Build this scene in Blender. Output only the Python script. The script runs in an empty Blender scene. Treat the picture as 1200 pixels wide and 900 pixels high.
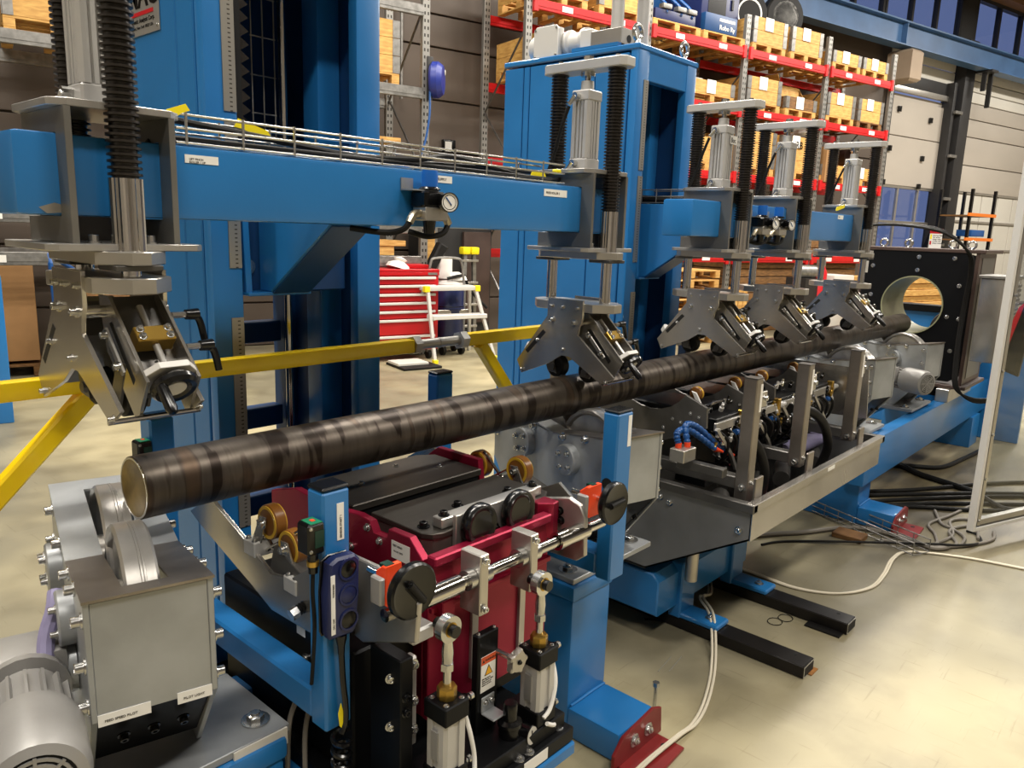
import bpy, bmesh, math, random
from mathutils import Vector, Matrix
random.seed(7)
SC = bpy.context.scene
COL = SC.collection
PI = math.pi
# ---------------------------------------------------------------- camera
cd = bpy.data.cameras.new('camera'); cam = bpy.data.objects.new('camera', cd); COL.objects.link(cam)
cd.sensor_width = 36.0; cd.lens = 27.21; cd.clip_start = 0.05; cd.clip_end = 200
cam.matrix_world = Matrix(((0.67128894, 0.12298188, -0.73092176, 0.0),
                           (-0.74045297, 0.15540915, -0.65389403, 0.0),
                           (0.03317482, 0.98016501, 0.19538674, 1.65),
                           (0, 0, 0, 1)))
SC.camera = cam
# ---------------------------------------------------------------- world: dusk sky outside the hall
w = bpy.data.worlds.new('world'); SC.world = w; w.use_nodes = True
bg = w.node_tree.nodes['Background']; bg.inputs[0].default_value = (0.15, 0.19, 0.36, 1); bg.inputs[1].default_value = 0.9
# ---------------------------------------------------------------- hall lamps (rows under the roof)
def area(x, y, z, sx, sy, e, col=(1.0, 0.94, 0.85), rot=(0, 0, 0)):
    l = bpy.data.lights.new('hall_lamp', 'AREA'); l.shape = 'RECTANGLE'; l.size = sx; l.size_y = sy; l.energy = e; l.color = col
    o = bpy.data.objects.new('hall_lamp', l); COL.objects.link(o); o.location = (x, y, z); o.rotation_euler = rot
for lx, ly, e in ((-3.0, 3.2, 150), (0.5, 3.6, 260), (4.5, 3.4, 260), (9.0, 3.2, 260), (14.0, 2.8, 260),
                  (-2.0, -2.0, 240), (2.5, -2.2, 190), (7.0, -2.4, 200), (12.0, -3.0, 330),
                  (1.0, 8.0, 90), (5.0, 6.6, 130), (10.0, 5.8, 180), (17.0, 1.6, 420), (22.5, .5, 420)):  # last lamp added to lighten the door panels at the far end
    area(lx, ly, 7.2, 2.6, 0.35, e, rot=(0, 0, math.radians(-14.1)))
SC.view_settings.view_transform = 'Standard'; SC.view_settings.look = 'None'
SC.view_settings.exposure = 0.32; SC.view_settings.gamma = 1.0
# ---------------------------------------------------------------- materials
def lin(c):
    if isinstance(c, str):
        c = [int(c[i:i + 2], 16) / 255 for i in (0, 2, 4)]
        c = [v / 12.92 if v <= .04045 else ((v + .055) / 1.055) ** 2.4 for v in c]
    return (*c[:3], 1)
MATS = {}
def mat(name, c, metal=0.0, rough=0.5, var=0.0, scale=6.0, bump=0.0, bscale=60.0, c2=None, stretch=(1, 1, 1), rvar=0.0, coat=0.0, emit=0.0, lo=0.35, hi=0.65):
    m = bpy.data.materials.new(name); m.use_nodes = True; nt = m.node_tree; N = nt.nodes; L = nt.links
    b = N['Principled BSDF']; c = lin(c)
    b.inputs['Base Color'].default_value = c; b.inputs['Metallic'].default_value = metal; b.inputs['Roughness'].default_value = rough
    if coat: b.inputs['Coat Weight'].default_value = coat; b.inputs['Coat Roughness'].default_value = .1
    if emit: b.inputs['Emission Color'].default_value = c; b.inputs['Emission Strength'].default_value = emit
    if var or bump or rvar or c2 is not None:
        tc = N.new('ShaderNodeTexCoord'); mp = N.new('ShaderNodeMapping'); mp.inputs['Scale'].default_value = stretch
        L.new(tc.outputs['Object'], mp.inputs[0])
        no = N.new('ShaderNodeTexNoise'); no.inputs['Scale'].default_value = scale; no.inputs['Detail'].default_value = 5; L.new(mp.outputs[0], no.inputs['Vector'])
        if var or c2 is not None:
            r = N.new('ShaderNodeValToRGB'); r.color_ramp.elements[0].position = lo; r.color_ramp.elements[1].position = hi
            a2 = lin(c2) if c2 is not None else tuple(v * (1 - var) for v in c[:3]) + (1,)
            r.color_ramp.elements[0].color = a2; r.color_ramp.elements[1].color = c if c2 is not None else tuple(min(1, v * (1 + var)) for v in c[:3]) + (1,)
            L.new(no.outputs['Fac'], r.inputs[0]); L.new(r.outputs[0], b.inputs['Base Color'])
        if rvar:
            mr = N.new('ShaderNodeMapRange'); mr.inputs[3].default_value = max(.02, rough - rvar); mr.inputs[4].default_value = rough + rvar
            L.new(no.outputs['Fac'], mr.inputs[0]); L.new(mr.outputs[0], b.inputs['Roughness'])
        if bump:
            n2 = N.new('ShaderNodeTexNoise'); n2.inputs['Scale'].default_value = bscale; L.new(mp.outputs[0], n2.inputs['Vector'])
            bp = N.new('ShaderNodeBump'); bp.inputs['Strength'].default_value = bump; bp.inputs['Distance'].default_value = .002
            L.new(n2.outputs['Fac'], bp.inputs['Height']); L.new(bp.outputs[0], b.inputs['Normal'])
    MATS[name] = m; return m
BLUE = mat('blue_paint', '2472B2', 0, .32, .06, 3, .08, 90, rvar=.05, coat=.2)
DBLUE = mat('dark_and_shaded_blue', '16406F', 0, .4, .08, 3)  # darkened blue: puts shade on the arm undersides and tower insides
RACKBLUE = mat('crane_blue', '41638C', 0, .45, .12, 2)
YEL = mat('yellow_paint', 'FFD60A', 0, .3, .05, 9, .1, 60, coat=.2)
STEEL = mat('plate_steel', 'B4B1AC', .68, .32, .16, 5, .05, 200, rvar=.1, stretch=(1, 1, 1))
DSTEEL = mat('dark_steel', '62605D', .65, .36, .2, 7, .05, 150, rvar=.1)
STAIN = mat('stainless', 'B9B5AE', .85, .24, .12, 4, .05, 240, rvar=.08, stretch=(1, 1, .25))
ZINC = mat('zinc_plate', 'A3A6A8', .45, .4, .14, 5, .05, 120, rvar=.1)
ALU = mat('aluminium', 'BDB9B2', .85, .36, .06, 8, .04, 200)
CASTALU = mat('anodised_aluminium', 'C4C2BE', .35, .42, .05, 8)
CHROME = mat('chrome', 'D2D0CC', 1, .12, .04, 10)
ZBOLT = mat('bright_bolt', 'C8C8C6', .95, .22, .05, 10)
BLACK = mat('black_plastic', '0A0A0B', 0, .22, .1, 30)
RUBBER = mat('black_rubber', '161514', 0, .55, .15, 40)
BELLOW = mat('bellows_rubber', '26221F', 0, .3, .2, 30)
BANOD = mat('black_anodised', '111214', .35, .42, .15, 8)
LIDM = mat('black_oxide_steel', '4A4641', .7, .4, .25, 9, .06, 120, stretch=(.15, 1, 1))
CRIM = mat('crimson_anodised', '8E1434', .55, .34, .08, 6)
BRASS = mat('brass', 'BE9A4A', .9, .3, .1, 12)
WHITE = mat('white_label', 'ECEAE4', 0, .5)
GREYPAINT = mat('grey_motor_paint', '959390', .25, .42, .06, 8, .06, 80)
REDP = mat('red_bracket_paint', '7E1E1E', 0, .42, .12, 10, .06, 60)
REDT = mat('red_cabinet_paint', 'B51019', 0, .32, .05, 5)
RACKRED = mat('rack_red', 'C01418', 0, .4, .08, 5)
ORANGE = mat('orange_plastic', 'F0481A', 0, .4)
URETH = mat('amber_urethane', '7A4E1E', 0, .3, .12, 10)
URETHY = mat('yellow_urethane', 'C9A02C', 0, .35)
GALV = mat('galvanised', '8C8A86', .7, .42, .22, 14, .05, 80)
WOOD = mat('pine_boards', 'D6A95E', 0, .62, 0, 7, .2, 60, c2='B78745', stretch=(1, 1, 5))
WOODD = mat('old_boards', '8A6234', 0, .7, 0, 8, .2, 60, c2='5E4020', stretch=(1, 1, 5))
WOODL = mat('pale_boards', 'D9AE66', 0, .62, 0, 7, .2, 60, c2='B98744', stretch=(1, 1, 5))
CARD = mat('cardboard', '9B7449', 0, .75, .06, 6)
NAVY = mat('navy_plastic', '1A2350', 0, .38)
CABLEG = mat('grey_cable', '7B756C', 0, .5)
CABLEW = mat('cream_cable', 'D6CDB8', 0, .5)
BLUEH = mat('blue_hose', '1C4F8E', 0, .35)
GREEN = mat('green_display', '1F7A55', 0, .3)
DGREEN = mat('dark_display', '12352B', 0, .25)
LIGHTG = mat('light_grey', 'D3D1CC', .1, .45)
BROWNP = mat('brown_paint', '4A3A34', .1, .45, .1, 6)
PHEN = mat('black_phenolic', '08090C', 0, .4)
RESIN = mat('resin_tube', '8E8E70', .1, .32, .1, 5)
SLOT = mat('slot_dark', '060606', 0, .7)
PURPLE = mat('lilac_cloth', '8C86A8', 0, .6)
FLAG = mat('yellow_tag', 'F2DE10', 0, .5)
REDPL = mat('red_plastic', 'C01822', 0, .4)
MIRR = mat('silver_housing', 'B4B2AE', .6, .35)

for m_ in (PHEN, BANOD, RUBBER): m_.node_tree.nodes['Principled BSDF'].inputs['Specular IOR Level'].default_value = .25
def extra(m): return m.node_tree.nodes, m.node_tree.links, m.node_tree.nodes['Principled BSDF']
# test bar: drawn steel with darker oil marks round it
BAR = mat('bar_steel', '6E655C', .75, .32)
N, L, b = extra(BAR)
tc = N.new('ShaderNodeTexCoord'); mp = N.new('ShaderNodeMapping'); mp.inputs['Scale'].default_value = (8.5, 1.5, 1.5); L.new(tc.outputs['Object'], mp.inputs[0])
n1 = N.new('ShaderNodeTexNoise'); n1.inputs['Scale'].default_value = 1.6; n1.inputs['Detail'].default_value = 3; L.new(mp.outputs[0], n1.inputs['Vector'])
r1 = N.new('ShaderNodeValToRGB'); e = r1.color_ramp.elements; e[0].position = .425; e[0].color = lin('2C2520'); e[1].position = .445; e[1].color = lin('4C453F')
q = e.new(.57); q.color = lin('565049'); q = e.new(.60); q.color = lin('403832'); q = e.new(.68); q.color = lin('54463A')
L.new(n1.outputs['Fac'], r1.inputs[0])
mp2 = N.new('ShaderNodeMapping'); mp2.inputs['Scale'].default_value = (60, 2, 2); L.new(tc.outputs['Object'], mp2.inputs[0])
n2 = N.new('ShaderNodeTexNoise'); n2.inputs['Scale'].default_value = 2.0; n2.inputs['Detail'].default_value = 4; L.new(mp2.outputs[0], n2.inputs['Vector'])
mx = N.new('ShaderNodeMix'); mx.data_type = 'RGBA'; mx.blend_type = 'MULTIPLY'; mx.inputs[0].default_value = .25
L.new(r1.outputs[0], mx.inputs[6]); L.new(n2.outputs['Fac'], mx.inputs[7])
gm = N.new('ShaderNodeMix'); gm.data_type = 'RGBA'; gm.blend_type = 'MULTIPLY'; gm.inputs[0].default_value = 1; gm.inputs[7].default_value = (1.25, 1.22, 1.18, 1)
L.new(mx.outputs[2], gm.inputs[6]); L.new(gm.outputs[2], b.inputs['Base Color'])
mr = N.new('ShaderNodeMapRange'); mr.inputs[3].default_value = .26; mr.inputs[4].default_value = .5; L.new(n1.outputs['Fac'], mr.inputs[0]); L.new(mr.outputs[0], b.inputs['Roughness'])
bp = N.new('ShaderNodeBump'); bp.inputs['Strength'].default_value = .12; bp.inputs['Distance'].default_value = .001; L.new(n2.outputs['Fac'], bp.inputs['Height']); L.new(bp.outputs[0], b.inputs['Normal'])
BAREND = mat('bar_end_face', '8F7C4C', .6, .42, .0, 14, .1, 60, c2='5E4E2C')
# floor: cream sealed concrete, worn greyer near the machine, fine scratches
FLOOR = mat('floor_concrete', 'C9BF98', 0, .3)
N, L, b = extra(FLOOR)
tc = N.new('ShaderNodeTexCoord')
def fnoise(sc, det, stretch, rot=0):
    m_ = N.new('ShaderNodeMapping'); m_.inputs['Scale'].default_value = stretch; m_.inputs['Rotation'].default_value = (0, 0, rot); L.new(tc.outputs['Object'], m_.inputs[0])
    n_ = N.new('ShaderNodeTexNoise'); n_.inputs['Scale'].default_value = sc; n_.inputs['Detail'].default_value = det; L.new(m_.outputs[0], n_.inputs['Vector']); return n_
na = fnoise(.55, 4, (1, 1, 1)); nb = fnoise(3.0, 6, (1, 1, 1)); nc = fnoise(60, 3, (1, .07, 1), .7); nd = fnoise(75, 3, (.06, 1, 1), .3)
ra = N.new('ShaderNodeValToRGB'); ra.color_ramp.elements[0].position = .42; ra.color_ramp.elements[0].color = lin('837C66'); ra.color_ramp.elements[1].position = .6; ra.color_ramp.elements[1].color = lin('B4A987')
L.new(na.outputs['Fac'], ra.inputs[0])
rb = N.new('ShaderNodeValToRGB'); rb.color_ramp.elements[0].position = .3; rb.color_ramp.elements[0].color = (.62, .6, .56, 1); rb.color_ramp.elements[1].position = .55; rb.color_ramp.elements[1].color = (1, 1, 1, 1)
L.new(nb.outputs['Fac'], rb.inputs[0])
def mul(a, c, f):
    m_ = N.new('ShaderNodeMix'); m_.data_type = 'RGBA'; m_.blend_type = 'MULTIPLY'; m_.inputs[0].default_value = f; L.new(a, m_.inputs[6]); L.new(c, m_.inputs[7]); return m_.outputs[2]
x = mul(ra.outputs[0], rb.outputs[0], .7)
for n_, f in ((nc, .38), (nd, .34)):
    r_ = N.new('ShaderNodeValToRGB'); r_.color_ramp.elements[0].position = .27; r_.color_ramp.elements[0].color = (.5, .46, .4, 1); r_.color_ramp.elements[1].position = .36; r_.color_ramp.elements[1].color = (1, 1, 1, 1)
    L.new(n_.outputs['Fac'], r_.inputs[0]); x = mul(x, r_.outputs[0], f)
# oil-dirty patch around the cable run
vd = N.new('ShaderNodeVectorMath'); vd.operation = 'DISTANCE'; vd.inputs[1].default_value = (5.9, 1.5, 0); L.new(tc.outputs['Object'], vd.inputs[0])
dm = N.new('ShaderNodeMapRange'); dm.inputs[1].default_value = .6; dm.inputs[2].default_value = 2.6; dm.inputs[3].default_value = 1; dm.inputs[4].default_value = 0; L.new(vd.outputs['Value'], dm.inputs[0])
ne = fnoise(2.2, 6, (.5, 2.5, 1), .3); mm = N.new('ShaderNodeMath'); mm.operation = 'MULTIPLY'; L.new(dm.outputs[0], mm.inputs[0]); L.new(ne.outputs['Fac'], mm.inputs[1])
r_ = N.new('ShaderNodeValToRGB'); r_.color_ramp.elements[0].position = .12; r_.color_ramp.elements[0].color = (1, 1, 1, 1); r_.color_ramp.elements[1].position = .5; r_.color_ramp.elements[1].color = (.22, .19, .16, 1)
L.new(mm.outputs[0], r_.inputs[0]); x = mul(x, r_.outputs[0], .9); L.new(x, b.inputs['Base Color'])
bp = N.new('ShaderNodeBump'); bp.inputs['Strength'].default_value = .18; bp.inputs['Distance'].default_value = .003; L.new(nb.outputs['Fac'], bp.inputs['Height']); L.new(bp.outputs[0], b.inputs['Normal'])
mr = N.new('ShaderNodeMapRange'); mr.inputs[3].default_value = .3; mr.inputs[4].default_value = .55; L.new(nb.outputs['Fac'], mr.inputs[0]); L.new(mr.outputs[0], b.inputs['Roughness'])
WALL = mat('brown_wall_panel', '5A4F46', .1, .55, .1, 1.2, .05, 40, stretch=(.3, 1, 1))
DOORP = mat('grey_door_panel', 'B3ABA0', .05, .5, .07, .9, stretch=(.4, 1, 1))
LIGHTP = mat('pale_panel', 'D2CEC4', 0, .5, .05, .8)  # plain cream panel colour, reused on cabinet and boards
DARKST = mat('dark_column', '2B2A2A', .2, .5, .1, 3)
CEIL = mat('ceiling_board', '5C5751', 0, .8, .04, 1)
BEAMBR = mat('roof_brown', '7A5638', 0, .7, .1, 2)
# perforated rack uprights: punched pattern as colour
PERF = mat('perforated_steel', '8E8C88', .65, .42)
N, L, b = extra(PERF)
tc = N.new('ShaderNodeTexCoord'); sp = N.new('ShaderNodeSeparateXYZ'); L.new(tc.outputs['Object'], sp.inputs[0])
def mth(op, a, v):
    n_ = N.new('ShaderNodeMath'); n_.operation = op
    L.new(a, n_.inputs[0])
    if isinstance(v, (int, float)): n_.inputs[1].default_value = v
    else: L.new(v, n_.inputs[1])
    return n_.outputs[0]
zf = mth('FRACT', mth('MULTIPLY', sp.outputs['Z'], 12.0), 0); zi = mth('LESS_THAN', zf, .45)
xa = mth('LESS_THAN', mth('ABSOLUTE', mth('SUBTRACT', mth('ABSOLUTE', sp.outputs['X'], 0), .022), 0), .010)
mk = mth('MULTIPLY', zi, xa)
mx = N.new('ShaderNodeMix'); mx.data_type = 'RGBA'; mx.inputs[6].default_value = lin('94928D'); mx.inputs[7].default_value = lin('3A3734'); L.new(mk, mx.inputs[0]); L.new(mx.outputs[2], b.inputs['Base Color'])
# steel rulers: engraved graduations
RULER = mat('steel_ruler', 'A9A59C', .7, .4)
N, L, b = extra(RULER)
tc = N.new('ShaderNodeTexCoord'); sp = N.new('ShaderNodeSeparateXYZ'); L.new(tc.outputs['Object'], sp.inputs[0])
zf = mth('FRACT', mth('MULTIPLY', sp.outputs['Z'], 75.0), 0); zi = mth('LESS_THAN', zf, .3); xm = mth('LESS_THAN', mth('ABSOLUTE', mth('SUBTRACT', sp.outputs['X'], .004), 0), .0045)
mk = mth('MULTIPLY', zi, xm)
mx = N.new('ShaderNodeMix'); mx.data_type = 'RGBA'; mx.inputs[6].default_value = lin('A9A59C'); mx.inputs[7].default_value = lin('55504A'); L.new(mk, mx.inputs[0]); L.new(mx.outputs[2], b.inputs['Base Color'])
def glassy(name, tint, trans=.8):
    m = bpy.data.materials.new(name); m.use_nodes = True; nt = m.node_tree; nt.nodes.clear()
    o = nt.nodes.new('ShaderNodeOutputMaterial'); mxs = nt.nodes.new('ShaderNodeMixShader'); t = nt.nodes.new('ShaderNodeBsdfTransparent'); g = nt.nodes.new('ShaderNodeBsdfGlossy')
    t.inputs[0].default_value = lin(tint); g.inputs['Roughness'].default_value = .05; mxs.inputs[0].default_value = 1 - trans
    nt.links.new(t.outputs[0], mxs.inputs[1]); nt.links.new(g.outputs[0], mxs.inputs[2]); nt.links.new(mxs.outputs[0], o.inputs[0]); return m
GLASS = glassy('window_glass', 'E6ECF4', .9)
CLEAR = glassy('clear_panel', 'F0F2F2', .92)

# ---------------------------------------------------------------- mesh helpers
def basis(d):
    d = Vector(d).normalized(); u = d.orthogonal().normalized(); return u, d.cross(u), d
def s_box(bm, x0, x1, y0, y1, z0, z1, bev=0.0):
    r = bmesh.ops.create_cube(bm, size=1.0); vs = r['verts']
    for v in vs: v.co = Vector((x0 + (v.co.x + .5) * (x1 - x0), y0 + (v.co.y + .5) * (y1 - y0), z0 + (v.co.z + .5) * (z1 - z0)))
    if bev:
        es = list({e for v in vs for e in v.link_edges}); bmesh.ops.bevel(bm, geom=es, offset=bev, segments=2 if bev > .006 else 1, affect='EDGES', profile=.6)
def s_lathe(bm, o, d, prof, n=20):
    o = Vector(o); u, v, w_ = basis(d); rings = []
    for r, h in prof:
        if r <= 1e-6: rings.append([bm.verts.new(o + w_ * h)])
        else: rings.append([bm.verts.new(o + w_ * h + (u * math.cos(2 * PI * k / n) + v * math.sin(2 * PI * k / n)) * r) for k in range(n)])
    for a, c in zip(rings, rings[1:]):
        if len(a) == 1 and len(c) == 1: continue
        for k in range(n):
            k2 = (k + 1) % n
            if len(a) == 1: bm.faces.new((a[0], c[k2], c[k])) if False else bm.faces.new((a[0], c[k], c[k2]))
            elif len(c) == 1: bm.faces.new((a[k], a[k2], c[0]))
            else: bm.faces.new((a[k], a[k2], c[k2], c[k]))
    for rg, last in ((rings[0], 0), (rings[-1], 1)):
        if len(rg) > 1: bm.faces.new(rg if last else rg[::-1])
def s_cyl(bm, p0, p1, r, r2=None, n=16):
    p0 = Vector(p0); p1 = Vector(p1); h = (p1 - p0).length; s_lathe(bm, p0, p1 - p0, [(r, 0), (r if r2 is None else r2, h)], n)
def s_pipe(bm, p0, p1, r, ri, n=28):
    p0 = Vector(p0); p1 = Vector(p1); h = (p1 - p0).length; o = p0; u, v, w_ = basis(p1 - p0)
    R = [[bm.verts.new(o + w_ * z + (u * math.cos(2 * PI * k / n) + v * math.sin(2 * PI * k / n)) * q) for k in range(n)] for q, z in ((r, 0), (r, h), (ri, h), (ri, 0))]
    for a in range(4):
        A, Bq = R[a], R[(a + 1) % 4]
        for k in range(n): bm.faces.new((A[k], A[(k + 1) % n], Bq[(k + 1) % n], Bq[k]))
def s_prism(bm, ax, pts, a, c, bev=0.0):
    f = {'x': lambda p, t: (t, p[0], p[1]), 'y': lambda p, t: (p[0], t, p[1]), 'z': lambda p, t: (p[0], p[1], t)}[ax]
    A = [bm.verts.new(f(p, a)) for p in pts]; B_ = [bm.verts.new(f(p, c)) for p in pts]; n = len(pts)
    fs = [bm.faces.new(A), bm.faces.new(B_[::-1])]
    for k in range(n): fs.append(bm.faces.new((A[k], B_[k], B_[(k + 1) % n], A[(k + 1) % n])))
    if bev:
        es = list({e for fa in fs[:2] for e in fa.edges}); bmesh.ops.bevel(bm, geom=es, offset=bev, segments=1, affect='EDGES')
def smooth_path(pts, sub=6):
    P = [Vector(p) for p in pts]
    if len(P) < 3: return P
    out = []
    for i in range(len(P) - 1):
        p0 = P[max(i - 1, 0)]; p1 = P[i]; p2 = P[i + 1]; p3 = P[min(i + 2, len(P) - 1)]
        for k in range(sub):
            t = k / sub; out.append(.5 * ((2 * p1) + (-p0 + p2) * t + (2 * p0 - 5 * p1 + 4 * p2 - p3) * t * t + (-p0 + 3 * p1 - 3 * p2 + p3) * t ** 3))
    out.append(P[-1]); return out
def s_tube(bm, pts, r, n=8, smooth=True, sub=6):
    P = smooth_path(pts, sub) if smooth else [Vector(p) for p in pts]
    rings = []; u = None
    for i, p in enumerate(P):
        d = (P[min(i + 1, len(P) - 1)] - P[max(i - 1, 0)]).normalized()
        if u is None: u = d.orthogonal().normalized()
        u = (u - d * u.dot(d))
        u = u.normalized() if u.length > 1e-5 else d.orthogonal().normalized()
        v = d.cross(u); rings.append([bm.verts.new(p + (u * math.cos(2 * PI * k / n) + v * math.sin(2 * PI * k / n)) * r) for k in range(n)])
    for a, c in zip(rings, rings[1:]):
        for k in range(n): bm.faces.new((a[k], a[(k + 1) % n], c[(k + 1) % n], c[k]))
    bm.faces.new(rings[0][::-1]); bm.faces.new(rings[-1])
FN = {'b': s_box, 'l': s_lathe, 'c': s_cyl, 'o': s_pipe, 'p': s_prism, 't': s_tube}
WORLD = {}
def mesh_of(name, shapes, m, off=None):
    bm = bmesh.new()
    for s in shapes: FN[s[0]](bm, *s[1:])
    bmesh.ops.recalc_face_normals(bm, faces=bm.faces)
    me = bpy.data.meshes.new(name)
    if off is not None: bmesh.ops.translate(bm, verts=bm.verts, vec=-Vector(off))
    bm.to_mesh(me); bm.free(); me.materials.append(m)
    me.shade_smooth(); me.set_sharp_from_angle(angle=math.radians(32)); return me
def put(name, me, parent=None, loc=(0, 0, 0), rot=None, scale=None):
    o = bpy.data.objects.new(name, me); COL.objects.link(o); o.location = loc
    if rot is not None: o.rotation_euler = rot
    if scale is not None: o.scale = scale
    if parent is not None: o.parent = parent
    return o
def part(parent, name, m, *shapes, label=None, kind=None, c=None):
    """one mesh; under a WORLD thing the shapes are given in world coordinates; c = origin of the part"""
    top = parent
    while top is not None and top.parent is not None: top = top.parent
    off = Vector((0, 0, 0)); loc = Vector((0, 0, 0))
    if top is not None and top.name in WORLD: off = WORLD[top.name].copy()
    if c is not None: loc = Vector(c) - off; off = Vector(c)
    me = mesh_of(name, shapes, m, off)
    if parent is not top and parent is not None and top.name in WORLD: loc = loc - parent.location
    o = put(name, me, parent, loc)
    if label: o['label'] = label
    if kind: o['kind'] = kind
    return o
def thing(name, label, cat, loc=(0, 0, 0), rotz=0.0, group=None, world=False):
    o = bpy.data.objects.new(name, None); COL.objects.link(o); o.location = loc; o.rotation_euler = (0, 0, rotz); o.empty_display_size = .1
    o['label'] = label; o['category'] = cat
    if group: o['group'] = group
    if world: WORLD[o.name] = Vector(loc)
    return o
def single(name, label, cat, m, *shapes, group=None, c=None, loc=(0, 0, 0), rotz=0, kind=None):
    me = mesh_of(name, shapes, m, c); o = put(name, me, None, c if c is not None else loc, (0, 0, rotz))
    o['label'] = label; o['category'] = cat
    if group: o['group'] = group
    if kind: o['kind'] = kind
    return o
def struct(name, m, *shapes, parent=None, loc=(0, 0, 0), rotz=0):
    o = put(name, mesh_of(name, shapes, m), parent, loc, (0, 0, rotz))
    if parent is None: o['kind'] = 'structure'
    return o
def copy_tree(o, parent=None):
    c = o.copy(); COL.objects.link(c)
    if parent is not None: c.parent = parent
    for ch in list(o.children): copy_tree(ch, c)
    return c
BOLTM = mesh_of('bolt', [('l', (0, 0, 0), (0, 0, 1), [(1.5, 0), (1.5, .25), (1.0, .3), (1.0, 1.2), (.9, 1.3), (.55, 1.3), (.5, .95), (0, .95)], 12)], ZBOLT)
BOLTB = mesh_of('bolt', [('l', (0, 0, 0), (0, 0, 1), [(1.5, 0), (1.5, .25), (1.0, .3), (1.0, 1.2), (.9, 1.3), (.55, 1.3), (.5, .95), (0, .95)], 12)], BLACK)
HEXM = mesh_of('hex_bolt', [('l', (0, 0, 0), (0, 0, 1), [(1.9, 0), (1.9, .22), (1.2, .3)], 14), ('l', (0, 0, .29), (0, 0, 1), [(1.15, 0), (1.15, .75), (.95, .85)], 6), ('c', (0, 0, 1.1), (0, 0, 1.5), .6, .6, 10)], ZBOLT)
def bolts(parent, pts, d, r, me=None, name='bolt'):
    top = parent
    while top.parent is not None: top = top.parent
    wd = top.name in WORLD; off = WORLD.get(top.name, Vector((0, 0, 0)))
    q = Vector(d).to_track_quat('Z', 'Y').to_euler()
    for p in pts: put(name, me or BOLTM, parent, Vector(p) - off - (parent.location if parent is not top and wd else Vector((0, 0, 0))), q, (r, r, r))
TEXTS = []
def text(parent, s, size, loc, rot, m=None, name='lettering', ext=.0003, align='LEFT', bold=.012):
    cu = bpy.data.curves.new(name, 'FONT'); cu.body = s; cu.size = size; cu.extrude = ext; cu.align_x = align; cu.materials.append(m or BLACK)
    cu.resolution_u = 3
    cu.offset = size * bold; o = bpy.data.objects.new(name, cu); COL.objects.link(o); TEXTS.append(o)
    off = WORLD.get(parent.name, Vector((0, 0, 0))); o.location = Vector(loc) - off; o.rotation_euler = rot; o.parent = parent; return o
FRONT = (PI / 2, 0, 0)            # text on a face that looks towards -Y
A14 = math.radians(-14.1)
E1 = Vector((math.cos(A14), math.sin(A14), 0)); E2 = Vector((-math.sin(A14), math.cos(A14), 0))
def st(s, t, z=0.0): return E1 * s + E2 * t + Vector((0, 0, z))
# ================================================================ the hall
fl = struct('floor', FLOOR, ('b', -14, 34, -14, 16, -.2, 0))
def hall(name, m, *sh): return struct(name, m, *sh, rotz=A14)
wb = hall('wall_back', WALL, ('b', -9, 16.9, 10.56, 10.7, 0, 6.42), ('b', -9, 30, 10.56, 10.7, 7.45, 8.2))
zz = 0.0; zs = [0, .58, 1.30, 2.02, 2.74, 3.46, 4.18, 4.62, 5.34, 6.40]
for i in range(len(zs) - 1):
    p = put('panel', mesh_of('panel', [('b', -9, 16.88, 10.5, 10.56, zs[i] + .012, zs[i + 1] - .012, .006)], WALL), wb)
hall('wall_right', DOORP, ('b', 27, 27.2, -15, 10.6, 0, 8.2)); hall('wall_left', DOORP, ('b', -9.2, -9, -15, 10.6, 0, 8.2)); hall('wall_front', DOORP, ('b', -9, 27, -12.2, -12, 0, 8.2))
hall('ceiling', CEIL, ('b', -9.2, 27.2, -12.2, 10.7, 8.2, 8.35))
hall('trim_1', BEAMBR, ('b', 16.6, 27, 10.2, 10.55, 7.5, 7.9))
# high windows
k = 1
for s0, s1, n in ((13.3, 16.4, 3), (16.5, 19.55, 3), (20.25, 23.6, 3), (23.9, 27, 3)):
    wo = hall('window_%d' % k, DARKST, ('b', s0, s1, 10.5, 10.62, 6.36, 6.46), ('b', s0, s1, 10.5, 10.62, 7.42, 7.52)); k += 1
    for i in range(n + 1):
        s = s0 + (s1 - s0) * i / n; put('mullion', mesh_of('mullion', [('b', s - .035, s + .035, 10.5, 10.62, 6.4, 7.5)], DARKST), wo)
    for i in range(n):
        a = s0 + (s1 - s0) * i / n; put('pane', mesh_of('pane', [('b', a + .03, a + (s1 - s0) / n - .03, 10.55, 10.56, 6.44, 7.44)], GLASS), wo)
hall('wall_upper', DARKST, ('b', 19.55, 20.25, 10.5, 10.66, 5.9, 7.5), ('b', -9, 13.3, 10.56, 10.7, 6.42, 7.45))
# sectional doors in the back wall right of the racks
hall('trim_2', DARKST, ('b', 19.62, 20.05, 10.25, 10.6, 0, 6.4, .01), ('b', 19.3, 19.42, 10.3, 10.6, 0, 5.4, .01), ('b', 16.85, 17.0, 10.4, 10.6, 0, 5.4))
for y in (.6, 1.6, 2.7, 3.7, 4.7):
    hall('trim_%d' % (20 + int(y * 10)), GALV, ('b', 19.36, 19.66, 10.22, 10.3, y, y + .07, .005))
d1 = hall('door_1', DOORP, ('b', 16.9, 19.6, 10.56, 10.66, 2.95, 4.96))
rows = [(2.95, 4.05), (4.05, 4.85)]
for a, c in rows: put('panel', mesh_of('panel', [('b', 16.95, 19.5, 10.5, 10.57, a + .01, c - .01, .006)], DOORP), d1)
for s, z in ((17.4, 4.62), (18.75, 4.5), (17.2, 3.75), (18.6, 3.62), (18.6, 2.98), (17.1, 3.0)):
    put('hinge', mesh_of('hinge', [('b', s - .05, s + .05, 10.44, 10.5, z - .06, z + .06, .008)], BLACK), d1)
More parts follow.
